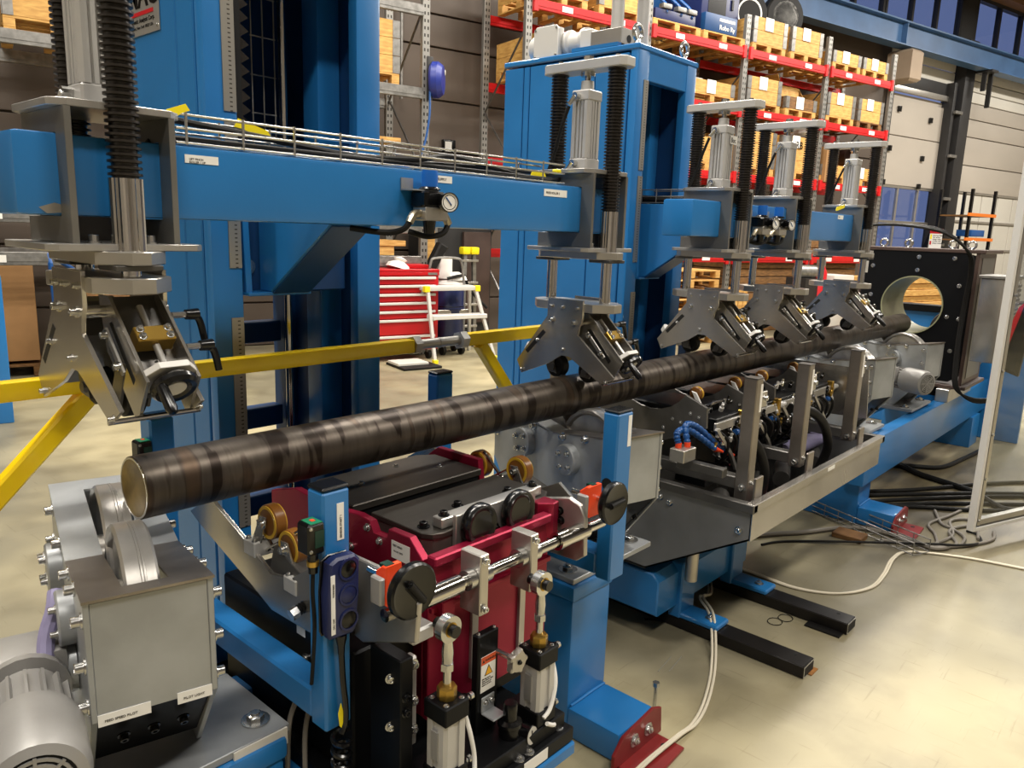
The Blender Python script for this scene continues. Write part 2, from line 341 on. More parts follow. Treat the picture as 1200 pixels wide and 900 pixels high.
put('top_rail', mesh_of('top_rail', [('b', 16.9, 19.5, 10.42, 10.52, 4.98, 5.1, .01)], ALU), d1)
put('dark_rail', mesh_of('dark_rail', [('b', 16.9, 19.5, 10.46, 10.52, 5.1, 5.38, .01)], DARKST), d1)  # dark strip above the top rail
for i in range(3):
    put('slat', mesh_of('slat', [('b', 16.9, 19.6, 10.5, 10.56, 5.38 + i * .3, 5.66 + i * .3, .01)], LIGHTP), d1)
# glazed rows of the door: 3 x 4 panes in rails
for i in range(3):
    for j in range(3):
        s0 = 16.98 + i * .86; z0 = .55 + j * .8
        put('pane', mesh_of('pane', [('b', s0 + .03, s0 + .83, 10.55, 10.56, z0 + .03, z0 + .77)], GLASS), d1)
for i in range(4): put('glazing_bar', mesh_of('glazing_bar', [('b', 16.95 + i * .86, 17.01 + i * .86, 10.52, 10.58, .5, 2.96, .004)], ALU), d1)
for j in range(4): put('glazing_bar', mesh_of('glazing_bar', [('b', 16.9, 19.6, 10.515, 10.585, .5 + j * .8, .56 + j * .8, .004)], ALU), d1)
put('bottom_panel', mesh_of('bottom_panel', [('b', 16.9, 19.6, 10.5, 10.57, 0, .5, .006)], DOORP), d1)
d2 = hall('door_2', DOORP, ('b', 20.05, 26.9, 10.58, 10.66, 0, 6.2))
for i, (a, c) in enumerate(((2.95, 3.62), (3.62, 4.3), (4.3, 4.72), (4.72, 5.1), (5.1, 5.36), (5.36, 5.62), (5.62, 5.9), (5.9, 6.2))):
    m = DOORP if i < 4 else LIGHTP
    for s0 in ((20.08, 26.9),): put('panel', mesh_of('panel', [('b', s0[0], s0[1], 10.5, 10.58, a + .012, c - .012, .008)], m), d2)
for j in range(4):
    for i in range(8):
        s0 = 20.1 + i * .85; put('panel', mesh_of('panel', [('b', s0 + .03, s0 + .83, 10.53, 10.59, .1 + j * .72, .76 + j * .72, .006)], LIGHTP), d2)
for j in range(5): put('glazing_bar', mesh_of('glazing_bar', [('b', 20.08, 26.9, 10.5, 10.58, .05 + j * .72, .11 + j * .72, .004)], ALU), d2)
# crane runway beam (I section) along the wall
cb = hall('beam_crane', RACKBLUE, ('b', -9, 27, 9.86, 10.16, 6.16, 6.19), ('b', -9, 27, 9.99, 10.03, 5.73, 6.17), ('b', -9, 27, 9.86, 10.16, 5.71, 5.735))
for s in (16.35,): put('stiffener', mesh_of('stiffener', [('b', s - .01, s + .01, 9.87, 10.0, 5.73, 6.17)], RACKBLUE), cb)
put('bracket', mesh_of('bracket', [('b', 19.9, 20.2, 9.8, 10.2, 5.66, 5.71), ('b', 19.95, 20.0, 9.95, 10.05, 5.25, 5.7), ('b', 20.25, 20.3, 9.95, 10.05, 4.9, 5.7)], DARKST), cb)
o_ = hall('duct_box', mat('beige_duct', '9C8A76', 0, .6, .05, 2), ('p', 'z', [(16.42, 9.75), (16.85, 9.75), (16.85, 10.3), (16.42, 10.3)], 5.02, 5.66, .05))

del o_['kind']; o_['label'] = 'beige duct box under the blue crane beam at the end of the red rack'; o_['category'] = 'duct'
# ================================================================ the bar under test
YA, ZA = 1.90, 0.994
bar = thing('test_bar', 'long dark steel bar lying along the roller line, round end towards the viewer', 'steel bar', (.74, YA, ZA), world=True)
me = part(bar, 'bar_body', BAR, ('l', (.74, YA, ZA), (1, 0, 0), [(.0795, 0), (.08, .004), (.08, 6.22), (.078, 6.225), (0, 6.225)], 56))
part(bar, 'end_face', BAREND, ('l', (.742, YA, ZA), (-1, 0, 0), [(.0792, 0), (.0765, .004), (.064, .0045), (.062, .0035), (0, .003)], 48), label='stained brassy end face with a bright bevel')
part(bar, 'end_bevel', ZBOLT, ('o', (.7372, YA, ZA), (.7385, YA, ZA), .0775, .0725, 48), label='bright scratched bevel ring')

# ================================================================ crossbeams
def crossbeam(x0, x1, label):
    t = thing('cross_beam', label, 'beam', ((x0 + x1) / 2, 1.90, 1.65), world=True)
    part(t, 'beam_tube', BLUE, ('b', x0, x1, 1.82, 1.98, 1.648, 1.816, .012))
    return t
beam1 = crossbeam(.515, 2.64, 'blue square crossbeam carrying the wire cable basket and the nearest two hold-down units')
beam2 = crossbeam(3.23, 5.62, 'shorter far blue crossbeam with twin pressure gauges and three hold-down units')
part(beam1, 'paint_scar', ALU, ('p', 'y', [(.555, 1.664), (.585, 1.674), (.602, 1.670), (.61, 1.655), (.57, 1.652)], 1.8192, 1.8202), label='worn bare metal patch')
def label_on(t, x0, x1, y, z0, z1, txt, size):
    part(t, 'label_plate', WHITE, ('b', x0, x1, y - .0015, y, z0, z1))
    text(t, txt, size, (x0 + .01, y - .0018, (z0 + z1) / 2 - size * .35), FRONT, DSTEEL)
label_on(beam1, .868, .95, 1.82, 1.778, 1.797, 'LIFT PINCH\nROLLER 1 UP', .0068)
label_on(beam1, 2.17, 2.30, 1.82, 1.772, 1.797, 'PRESS ROLLER 2', .011)
label_on(beam2, 5.04, 5.13, 1.82, 1.783, 1.808, 'PR 5', .011)
label_on(beam1, 1.63, 1.72, 1.82, 1.785, 1.806, 'AIR SUPPLY', .011)

# ================================================================ hold-down roller units
def oct_pts(a, b_, c): return [(-a, -b_ + c), (-a + c, -b_), (a - c, -b_), (a, -b_ + c), (a, b_ - c), (a - c, b_), (-a + c, b_), (-a, b_ - c)]
def bellows(z0, z1, r, ri, n=40):
    pr = [(ri, z0)]; d = (z1 - z0) / n
    for i in range(n): pr += [(ri, z0 + d * (i + .3)), (r, z0 + d * (i + .42)), (r, z0 + d * (i + .78)), (ri, z0 + d * (i + .9))]
    return pr + [(ri, z1)]
BRK = mat('bracket_steel', '86847F', .72, .38, .12, 5)
def hold_down(label, dz, long_, group):
    t = thing('hold_down_unit', label, 'roller unit', (0, 1.9, 1.58), group=group)
    Z = lambda z: z - 1.58
    C_ = [(-.135, Z(1.592)), (.125, Z(1.592)), (.125, Z(1.646)), (-.082, Z(1.646)), (-.082, Z(1.818)), (.125, Z(1.818)), (.125, Z(1.866)), (-.135, Z(1.866))]
    for s in (-1, 1): part(t, 'bracket_plate', BRK, ('p', 'x', C_, s * .106 - .007, s * .106 + .007, .001))
    part(t, 'back_plate', DSTEEL, ('b', -.10, .10, .085, .095, Z(1.592), Z(1.648)))
    part(t, 'bracket_top', STEEL, ('p', 'z', oct_pts(.135, .135, .03), Z(1.866), Z(1.882), .0015))
    part(t, 'bracket_foot', STEEL, ('p', 'z', oct_pts(.165, .15, .02), Z(1.577), Z(1.592), .0015))
    part(t, 'clamp_plate', ALU, ('p', 'z', oct_pts(.075, .195, .055), Z(1.548), Z(1.577), .002))
    for s in (-1, 1):
        part(t, 'wear_plate', DSTEEL, ('b', -.05, .05, s * .135 - .05, s * .135 + .05, Z(1.536), Z(1.548), .002))
        part(t, 'guide_bush', CHROME, ('p', 'z', [((.0345 - .0022 * (k % 2)) * math.cos(k * PI / 22), s * .135 + (.0345 - .0022 * (k % 2)) * math.sin(k * PI / 22)) for k in range(44)], Z(1.577), Z(1.73)))  # flutes shaped to imitate the streaky reflection on the bush
        part(t, 'bellows', BELLOW, ('l', (0, s * .135, 0), (0, 0, 1), bellows(Z(1.73), Z(2.25) + dz, .0345, .0265, 49 if dz > .05 else 44), 20))
        part(t, 'guide_rod', CHROME, ('c', (0, s * .135, Z(1.372) + dz), (0, s * .135, Z(1.56)), .021, .021, 24))
        part(t, 'rod_screw', ZBOLT, ('l', (0, s * .135, Z(2.285) + dz), (0, 0, 1), [(.016, 0), (.016, .006), (.010, .006), (.010, .014), (0, .014)], 6))
    part(t, 'yoke_plate', CASTALU, ('p', 'z', oct_pts(.045, .195, .02), Z(2.25) + dz, Z(2.285) + dz, .003))
    # pneumatic cylinder on the bracket
    pr = []
    for q in range(4):
        a = q * PI / 2
        for x, y in ((-.042, -.034), (-.034, -.042), (-.02, -.042), (-.02, -.033), (-.013, -.033), (-.013, -.040), (-.003, -.040), (-.003, -.030), (.003, -.030), (.003, -.040), (.013, -.040), (.013, -.033), (.02, -.033), (.02, -.042), (.034, -.042)):
            pr.append((x * math.cos(a) - y * math.sin(a), x * math.sin(a) + y * math.cos(a)))
    top = Z(2.14) + (.33 if long_ else 0)
    part(t, 'cylinder_barrel', CASTALU, ('p', 'z', pr, Z(1.93), top, 0))
    part(t, 'lower_cap', CASTALU, ('b', -.043, .043, -.043, .043, Z(1.886), Z(1.93), .005))
    if not long_:
        part(t, 'upper_cap', CASTALU, ('b', -.043, .043, -.043, .043, top, top + .04, .005))
        part(t, 'rod_collar', CASTALU, ('l', (0, 0, top + .04), (0, 0, 1), [(.026, 0), (.024, .035), (.015, .035)], 20))
        part(t, 'piston_rod', CHROME, ('c', (0, 0, top + .07), (0, 0, Z(2.25)), .011, .011, 14))
        part(t, 'flange_nut', ZBOLT, ('c', (0, 0, Z(2.232)), (0, 0, Z(2.25)), .028, .028, 16))
    part(t, 'top_bolt', ZBOLT, ('c', (0, 0, Z(2.285) + dz), (0, 0, Z(2.305) + dz), .02, .02, 6))
    for z in ((Z(1.91), Z(1.906 + .25)) if not long_ else (Z(1.91),)):
        f = part(t, 'air_fitting', ZBOLT, ('c', (-.043, .01, z), (-.066, .01, z), .013, .013, 10), ('c', (-.06, .01, z), (-.066, .034, z - .03), .010, .008, 8))
    part(t, 'air_hose', RUBBER, ('t', [(-.066, .034, Z(2.12)), (-.07, .06, Z(2.05)), (-.06, .10, Z(1.95)), (-.05, .14, Z(1.87)), (-.03, .15, Z(1.83))], .007, 8) if not long_ else ('t', [(-.066, .034, Z(1.88)), (-.06, .07, Z(1.86)), (-.03, .1, Z(1.84))], .007, 8))
    for x, y in ((-.06, -.1), (.06, -.1)): put('bolt', BOLTM, t, (x, y, Z(1.592)), None, (.011, .011, .014))
    # ---- roller head
    h = bpy.data.objects.new('roller_head', mesh_of('head_plate', [('p', 'z', oct_pts(.085, .2, .06), -.034, 0, .002)], ALU)); COL.objects.link(h)
    h.parent = t; h.location = (0, 0, Z(1.378) + dz)
    prof = [(.075, .012), (-.10, .012), (-.10, -.062), (-.083, -.10), (-.078, -.125), (-.262, -.268), (-.207, -.304), (-.043, -.213), (-.003, -.212), (.055, -.252), (.205, -.314), (.232, -.262), (.075, -.062)]
    for s in (-1, 1):
        part(h, 'side_plate', STAIN, ('p', 'x', prof, s * .087 - .005, s * .087 + .005, .001))
        x = s * .092
        for y, z in ((.055, -.02), (0, -.02), (-.075, -.02)): put('bolt', BOLTM, h, (x, y, z), (0, s * PI / 2, 0), (.006, .006, .008))
        for y, z in ((.05, -.075), (-.062, -.078)): put('bolt', BOLTM, h, (x, y, z), (0, s * PI / 2, 0), (.009, .009, .012))
        for y, z in ((-.01, -.188), (-.225, -.29), (.2, -.298), (.12, -.165)): put('bolt', BOLTM, h, (x, y, z), (0, s * PI / 2, 0), (.006, .006, .008))
        # adjusting slot in the rear arm
        part(h, 'slot', SLOT, ('p', 'x', [(.08, -.13), (.095, -.12), (.185, -.215), (.172, -.226)], x - s * .001, x + s * .0006))
    # front arm: channel with spindle, brass nut, white end cap, handwheel
    wl = [(-.03, -.045), (-.085, -.045), (-.262, -.212), (-.215, -.292), (-.19, -.30), (-.06, -.17)]
    for x in (-.03, .082): part(h, 'channel_wall', STAIN, ('p', 'x', wl, x - .004, x + .004, .0008))
    part(h, 'channel_floor', DSTEEL, ('p', 'x', [(-.055, -.05), (-.06, -.07), (-.2, -.26), (-.207, -.25)], -.026, .078))
    part(h, 'arm_slot', SLOT, ('p', 'x', [(-.085, -.105), (-.1, -.1), (-.205, -.215), (-.195, -.228)], -.0346, -.034))
    part(h, 'link_bar', STEEL, ('p', 'x', [(-.085, -.12), (-.1, -.112), (-.185, -.2), (-.173, -.21)], -.05, -.044, .001))
    for y, z in ((-.105, -.128), (-.165, -.19)): put('bolt', BOLTM, h, (-.05, y, z), (0, -PI / 2, 0), (.008, .008, .01))
    ax = Vector((0, -.7071, -.7071)); O = Vector((.026, -.10, -.07))
    part(h, 'spindle', STEEL, ('c', O, O + ax * .2, .008, .008, 12))
    q = ax.to_track_quat('Z', 'Y').to_euler()
    nb = part(h, 'brass_nut', BRASS, ('b', -.042, .042, -.022, .02, .07, .11, .002)); nb.location = O; nb.rotation_euler = q
    for x in (-.03, .03):
        for z in (.08, .1): bb = put('bolt', BOLTM, nb, (x, .02, z), (-PI / 2, 0, 0), (.006, .006, .007)) if False else put('bolt', BOLTM, h, O + Vector((x, 0, 0)) + ax * z + Vector((0, -.7071, .7071)) * .021, Vector((0, -.7071, .7071)).to_track_quat('Z', 'Y').to_euler(), (.006, .006, .007))
    ec = part(h, 'end_cap', LIGHTG, ('p', 'z', [(-.056, -.06), (.056, -.06), (.056, .014), (.032, .04), (-.032, .04), (-.056, .014)], .184, .2, .001)); ec.location = O; ec.rotation_euler = q
    hw = part(h, 'handwheel', BLACK, ('l', (0, 0, .205), (0, 0, 1), [(0, 0), (.014, 0), (.014, .012), (.032, .014), (.036, .006), (.044, .006), (.05, .014), (.05, .024), (.044, .032), (.034, .03), (.028, .024), (0, .024)], 30)); hw.location = O; hw.rotation_euler = q
    hub = part(h, 'hub_disc', LIGHTG, ('l', (0, 0, .229), (0, 0, 1), [(.024, 0), (.024, .003), (0, .003)], 24)); hub.location = O; hub.rotation_euler = q
    hn = part(h, 'crank_handle', BLACK, ('l', (-.036, .02, .23), (0, 0, 1), [(.007, 0), (.012, .004), (.013, .06), (.009, .072), (0, .074)], 14)); hn.location = O; hn.rotation_euler = q
    for y, z in ((-.13, -.09), (-.195, -.155)):
        lv = part(h, 'clamp_lever', BLACK, ('l', (.118, y, z), (1, 0, 0), [(.012, 0), (.014, .03), (0, .034)], 12), ('t', [(.13, y, z), (.148, y - .004, z - .012), (.158, y - .008, z - .06)], .0085, 8))
        part(h, 'lever_stud', ZBOLT, ('c', (.086, y, z), (.12, y, z), .008, .008, 10))
    part(h, 'cross_bar', CHROME, ('c', (-.1, -.218, -.298), (.1, -.218, -.298), .006, .006, 10))
    part(h, 'upper_shaft', CHROME, ('c', (-.09, -.06, -.08), (.09, -.06, -.08), .014, .014, 14))
    # rear arm
    part(h, 'rear_arm', DSTEEL, ('p', 'x', [(.07, -.07), (.09, -.06), (.225, -.25), (.2, -.285), (.06, -.15)], -.045, .045, .002))
    part(h, 'rear_cap', LIGHTG, ('c', (0, .225, -.215), (0, .245, -.235), .03, .024, 14))
    for y, z in ((.083, -.277), (-.083, -.277)):
        s = 1 if y > 0 else -1
        wh = part(h, 'press_roller', RUBBER, ('l', (-.022, y, z), (1, 0, 0), [(0, 0), (.04, 0), (.045, .004), (.045, .04), (.04, .044), (0, .044)], 28))
        part(h, 'roller_fork', DSTEEL, ('p', 'x', [(y - .022, z - .025), (y + .026, z - .02), (y + s * .05 + .02, z + .09), (y + s * .05 - .03, z + .09)], -.036, -.028, .001), ('c', (-.045, y, z), (-.036, y, z), .014, .014, 12))
        part(h, 'roller_fork', DSTEEL, ('p', 'x', [(y - .022, z - .025), (y + .026, z - .02), (y + s * .05 + .02, z + .09), (y + s * .05 - .03, z + .09)], .028, .036, .001))
    return t
GRP = 'hold-down roller units along the crossbeams'
u1 = hold_down('nearest hold-down unit, raised clear of the bar, on the blue crossbeam', .143, True, GRP); u1.location.x = .71
u2 = hold_down('hold-down unit pressing on the bar at the far end of the long crossbeam', 0, False, GRP); u2.location.x = 2.50
for x, l in ((3.605, 'hold-down unit just past the free-standing blue tower, first on the short crossbeam'),
             (4.365, 'middle hold-down unit of the short crossbeam, right behind the twin gauges'),
             (5.43, 'last hold-down unit, beside the black ring box at the bar end')):
    c = copy_tree(u2); c.location.x = x; c['label'] = l

tags_ = [o for o in COL.objects if o.name.startswith('hold_down_unit') and abs(o.location.x - 3.605) < .01]
lb = part(tags_[0], 'label_plate', WHITE, ('b', .0, .07, -.0445, -.043, .515, .555), label='small white marker label'); text(tags_[0], 'Boc', .032, (.006, -.0448, .523), FRONT)
# ================================================================ lifting towers with arms
BZ = -.236
def tower(x0, x1, yb, ztop, seams, label, arm_x, group='blue lifting towers'):
    yf = 2.345; t = thing('lifting_tower', label, 'tower', ((x0 + x1) / 2, (yf + yb) / 2, 0), group=group, world=True)
    ys = [yf + .055] + seams + [yb]
    for a, c in zip(ys, ys[1:]): part(t, 'side_panel', BLUE, ('b', x0, x0 + .03, a + .003, c - .003, BZ, ztop - .04, .004))
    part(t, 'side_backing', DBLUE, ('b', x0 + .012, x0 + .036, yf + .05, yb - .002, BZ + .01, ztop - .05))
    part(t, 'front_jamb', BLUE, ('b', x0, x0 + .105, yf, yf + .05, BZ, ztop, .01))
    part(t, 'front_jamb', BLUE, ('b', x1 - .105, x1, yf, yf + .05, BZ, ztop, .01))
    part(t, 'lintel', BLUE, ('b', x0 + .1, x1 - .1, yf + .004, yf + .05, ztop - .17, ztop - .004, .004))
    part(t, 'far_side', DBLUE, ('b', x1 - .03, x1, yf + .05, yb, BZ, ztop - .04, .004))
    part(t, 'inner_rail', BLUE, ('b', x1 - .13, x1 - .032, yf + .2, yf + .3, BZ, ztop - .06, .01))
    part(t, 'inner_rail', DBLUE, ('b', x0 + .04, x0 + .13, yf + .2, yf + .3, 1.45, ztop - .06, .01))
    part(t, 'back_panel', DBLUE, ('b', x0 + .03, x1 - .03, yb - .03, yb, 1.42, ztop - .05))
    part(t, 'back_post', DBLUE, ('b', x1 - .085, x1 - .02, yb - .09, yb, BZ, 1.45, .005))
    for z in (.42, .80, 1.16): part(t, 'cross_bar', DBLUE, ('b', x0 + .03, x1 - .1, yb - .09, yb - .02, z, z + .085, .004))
    part(t, 'top_plate', BLUE, ('b', x0 - .006, x1 + .006, yf - .006, yb + .004, ztop - .03, ztop, .006))
    part(t, 'base_plate', BLUE, ('b', x0 - .06, x1 + .06, yf - .01, yb + .08, BZ, BZ + .03, .004))
    part(t, 'lift_screw', CHROME, ('c', ((x0 + x1) / 2 + .07, yf + .22, .1), ((x0 + x1) / 2 + .07, yf + .22, ztop - .1), .014, .014, 12))
    for a, c in ((1.98, ztop - .17), (1.50, 1.95), (.62, 1.34)):
        if c - a > .1: part(t, 'ruler', RULER, ('b', x0 + .058, x0 + .1, yf - .004, yf, a, c), c=(x0 + .079, yf, a))
    # bellows guard above the carriage, cable ladder, lamp on the back
    pr = []; z = 1.86
    while z < ztop - .2: pr += [(yf + .08, z), (yf + .145, z + .014)]; z += .028
    pts = [(yf + .02, 1.86)] + pr + [(yf + .02, z)]
    part(t, 'bellows_guard', RUBBER, ('p', 'x', pts, x0 + .112, x0 + .132))
    pts2 = [(x0 + .105, 1.86)]; z = 1.86
    while z < ztop - .2: pts2 += [(x0 + .155, z), (x0 + .185, z + .02)]; z += .04
    part(t, 'bellows_guard', BELLOW, ('p', 'y', pts2 + [(x0 + .105, z)], yf + .06, yf + .19))
    part(t, 'guard_plate', DSTEEL, ('b', x0 + .15, x0 + .30, yf + .34, yf + .35, 1.84, ztop - .18))
    for dx in (.33, .375, .42): part(t, 'tray_wire', GALV, ('c', (x0 + dx, yf + .3, 1.82), (x0 + dx, yf + .3, ztop - .2), .003, .003, 6))
    zt = 1.9
    while zt < ztop - .2: part(t, 'tray_rung', GALV, ('c', (x0 + .325, yf + .3, zt), (x0 + .425, yf + .3, zt), .003, .003, 6)); zt += .13
    # the arm and its carriage
    ax0, ax1 = arm_x; zc = 1.42
    arm = thing('lifting_bracket', 'blue wedge-shaped lifting arm between ' + ('the near tower and the long crossbeam' if x0 < 2 else 'the far tower and the short crossbeam'), 'arm', ((ax0 + ax1) / 2, 2.2, 1.5), group='lifting arms', world=True)
    part(arm, 'arm_body', BLUE, ('p', 'x', [(1.982, 1.65), (1.982, 1.81), (2.40, 1.81), (2.40, zc), (2.33, zc)], ax0, ax1, .004))
    part(arm, 'arm_underside', DBLUE, ('p', 'x', [(1.986, 1.642), (1.99, 1.65), (2.335, 1.421), (2.33, 1.414)], ax0 + .006, ax1 - .006))  # darker skin, the shade below the arm put into its colour
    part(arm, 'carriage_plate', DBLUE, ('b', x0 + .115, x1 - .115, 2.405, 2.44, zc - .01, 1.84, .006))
    part(arm, 'carriage_lip', BLUE, ('b', x0 + .115, ax1, 2.33, 2.41, zc - .012, zc, .002))
    part(arm, 'carriage_web', BLUE, ('p', 'x', [(2.35, zc), (2.41, zc), (2.41, 1.80), (2.37, 1.80)], x0 + .118, x0 + .14, .002))
    bolts(arm, [(x0 + .155, 2.405, 1.50)], (0, -1, 0), .014, HEXM, 'lock_bolt')
    return t
tw1 = tower(1.19, 1.855, 2.97, 2.62, [2.515], 'near blue lifting tower behind the long crossbeam, carrying the maker plate', (1.385, 1.54))
tw2 = tower(3.50, 4.09, 3.27, 2.60, [2.615, 3.075, 3.122], 'far blue lifting tower with a geared motor and lifting eyes on top', (3.66, 3.82))
# maker plate on the near tower
x_ = 1.1885; ROT_MX = (PI / 2, 0, -PI / 2)
part(tw1, 'maker_plate', MIRR, ('b', x_ - .002, x_, 2.615, 2.85, 2.238, 2.51))
bolts(tw1, [(x_ - .002, 2.632, 2.255), (x_ - .002, 2.632, 2.49)], (-1, 0, 0), .0035)
text(tw1, 'MAC', .105, (x_ - .0025, 2.845, 2.325), ROT_MX, bold=.035)
part(tw1, 'red_stripe', REDPL, ('b', x_ - .0035, x_ - .002, 2.655, 2.842, 2.298, 2.310))
text(tw1, 'Magnetic Analysis Corp.', .0195, (x_ - .0025, 2.838, 2.277), ROT_MX, bold=.02)
text(tw1, 'Elmsford, New York 10523 USA', .0135, (x_ - .0025, 2.838, 2.258), ROT_MX)
# ================================================================ skewed drive-roller stations
SK = math.radians(-13.6)
ROOFM = mat('brown_steel', '8C857E', .8, .32, .2, 6)
def station(label, zb=.40, group='drive roller stations under the bar'):
    t = thing('roller_station', label, 'roller station', (0, 1.9, zb), SK, group=group)
    Z = lambda z: z - zb
    side = [(-.20, 0), (-.40, Z(.645)), (-.40, Z(.905)), (-.03, Z(.848)), (.03, Z(.848)), (.40, Z(.905)), (.40, Z(.645)), (.20, 0)]
    for s in (-1, 1):
        p = part(t, 'side_plate', ZINC, ('p', 'x', side, s * .117 - .006, s * .117 + .006, .0015))
        for v, z in ((-.375, Z(.86)), (-.375, Z(.76)), (-.375, Z(.67)), (-.24, Z(.872)), (-.1, Z(.85)), (.1, Z(.85)), (.3, Z(.87)), (.375, Z(.76))):
            put('bolt', BOLTM, t, (s * .123, v, z), (0, s * PI / 2, 0), (.0115, .0115, .016))
    for v in (-.15, .15):
        for s in (-1,):
            f = part(t, 'bearing_flange', ZINC, ('l', (s * .123, v, Z(.77)), (s, 0, 0), [(.062, 0), (.062, .03), (.058, .034), (0, .034)], 28))
            for k in range(4):
                a = k * PI / 2 + .6; put('bolt', BOLTM, t, (s * .157, v + .038 * math.cos(a), Z(.77) + .038 * math.sin(a)), (0, s * PI / 2, 0), (.008, .008, .012))
    part(t, 'roof_front', ROOFM, ('p', 'x', [(-.405, Z(.906)), (-.405, Z(.912)), (-.03, Z(.853)), (-.03, Z(.847))], -.125, -.045), ('p', 'x', [(-.405, Z(.906)), (-.405, Z(.912)), (-.345, Z(.9025)), (-.345, Z(.8965))], -.045, .045), ('p', 'x', [(-.405, Z(.906)), (-.405, Z(.912)), (-.03, Z(.853)), (-.03, Z(.847))], .045, .125))  # browner than the back half: its turn from the light is put into the colour
    part(t, 'roof_back', ZINC, ('p', 'x', [(.405, Z(.906)), (.405, Z(.912)), (-.03, Z(.853)), (-.03, Z(.847))], -.125, -.045), ('p', 'x', [(.405, Z(.906)), (.405, Z(.912)), (.345, Z(.9025)), (.345, Z(.8965))], -.045, .045), ('p', 'x', [(.405, Z(.906)), (.405, Z(.912)), (-.03, Z(.853)), (-.03, Z(.847))], .045, .125))
    part(t, 'front_cover', ZINC, ('b', -.111, .111, -.397, -.391, Z(.645), Z(.902), .001))
    part(t, 'back_cover', ZINC, ('b', -.111, .111, .391, .397, Z(.645), Z(.902), .001))
    part(t, 'lower_cover', PHEN, ('p', 'x', [(-.392, Z(.645)), (-.385, Z(.655)), (-.205, .05), (-.213, .04)], -.111, .111))
    for x in (-.06, 0, .06): put('cable_gland', BOLTB, t, (x, -.335, Z(.56)), (PI / 2 + .6, 0, 0), (.009, .009, .012))
    for v in (-.155, .155):
        part(t, 'drive_roller', STEEL, ('l', (-.036, v, Z(.77)), (1, 0, 0), [(0, .012), (.03, .012), (.03, 0), (.06, 0), (.06, .014), (.165, .014), (.172, .004), (.184, 0), (.19, .006), (.1905, .034), (.189, .035), (.1905, .036), (.1905, .040), (.189, .041), (.1905, .042), (.1905, .046), (.189, .047), (.19, .066), (.184, .072), (.06, .072), (0, .072)], 56))
        part(t, 'roller_axle', CHROME, ('c', (-.11, v, Z(.77)), (.11, v, Z(.77)), .028, .028, 16))
    # base plate and front sill
    return t
s1 = station('nearest roller station, carrying the bar end, with grey front cover and two white labels'); s1.location.x = .70
def motor(parent, M):
    f = []
    def P(name, m, *sh):
        o = part(parent, name, m, *sh); o.location = M; f.append(o); return o
    P('motor_body', GREYPAINT, ('l', (0, -.02, 0), (0, 1, 0), [(.07, 0), (.07, .2), (.05, .22), (0, .22)], 28))
    for k in range(16):
        a = 2 * PI * k / 16; c, s = math.cos(a), math.sin(a)
        o = put('cooling_fin', FINM, parent, Vector(M), (0, -a, 0))
    P('fan_cowl', GREYPAINT, ('l', (0, -.02, 0), (0, -1, 0), [(.09, -.07), (.0925, -.05), (.0925, .085), (.085, .11), (.068, .118), (.068, .112), (0, .112)], 36))
    P('grille_back', SLOT, ('c', (0, -.1315, 0), (0, -.133, 0), .066, .066, 28))
    for r in (.058, .046, .034, .022): P('grille_ring', GREYPAINT, ('o', (0, -.1335, 0), (0, -.1375, 0), r + .003, r - .003, 28))
    for k in range(8): put('grille_spoke', SPOKEM, parent, Vector(M) + Vector((0, -.1365, 0)), (0, k * PI / 4, 0))
    P('terminal_box', GREYPAINT, ('b', -.135, -.065, .06, .17, -.02, .09, .01))
    P('box_lid', GREYPAINT, ('b', -.147, -.135, .055, .175, -.024, .094, .006))
    P('gear_housing', GREYPAINT, ('l', (0, .2, 0), (0, 1, 0), [(.085, 0), (.085, .02), (.06, .03), (.06, .12), (.05, .14), (0, .14)], 20), ('b', -.06, .085, .23, .36, -.07, .07, .015))
    P('output_flange', ZINC, ('c', (.06, .295, 0), (.1, .295, 0), .065, .065, 24))
    for k in range(4):
        a = k * PI / 2 + .4; put('bolt', BOLTM, parent, Vector(M) + Vector((.085, .295 + .05 * math.cos(a), .05 * math.sin(a))), (0, -PI / 2, 0), (.007, .007, .01))
FINM = mesh_of('cooling_fin', [('b', .068, .082, .0, .16, -.003, .003)], GREYPAINT)
SPOKEM = mesh_of('grille_spoke', [('b', .0, .064, -.002, .002, -.003, .003)], GREYPAINT)
s2 = copy_tree(s1); s2.location.x = 2.51; s2['label'] = 'second roller station, behind the blue post with a round black hole'
s3 = copy_tree(s1); s3.location.x = 5.43; s3['label'] = 'third roller station, at the far end of the open steel trough'
s4 = copy_tree(s1); s4.location.x = 6.62; s4['label'] = 'farthest roller station, in front of the black ring box'
def base(t, x0, x1, y0=1.575, y1=2.3):
    q = Matrix.Rotation(-SK, 3, 'Z'); o = Vector((t.location.x, 1.9, 0))
    b_ = part(t, 'base_plate', ZINC, ('b', x0 - o.x, x1 - o.x, y0 - 1.9, y1 - 1.9, -.022, -.001, .002)); b_.rotation_euler = (0, 0, -SK)
    for x in (x0 + .055, x1 - .055): put('hex_bolt', HEXM, t, q @ (Vector((x, y0 + .07, 0)) - o), None, (.019, .019, .016))
base(s1, .43, .955); base(s2, 2.136, 2.66); base(s3, 5.18, 5.70); base(s4, 6.36, 6.88)
sl_ = part(s1, 'sill_strip', LIGHTP, ('b', .10, .245, -.331, -.326, -.05, -.004)); sl_.rotation_euler = (0, 0, -SK)
def cover_label(t, x0, x1, txt):
    part(t, 'label_plate', WHITE, ('b', x0, x1, -.3990, -.397, .232, .258), label='white label')
    text(t, txt, .0075, (x0 + .012, -.3994, .240), FRONT, DSTEEL)
cover_label(s1, -.111, -.012, 'FEED SPEED PILOT'); cover_label(s1, .04, .111, 'PILOT LIGHT')
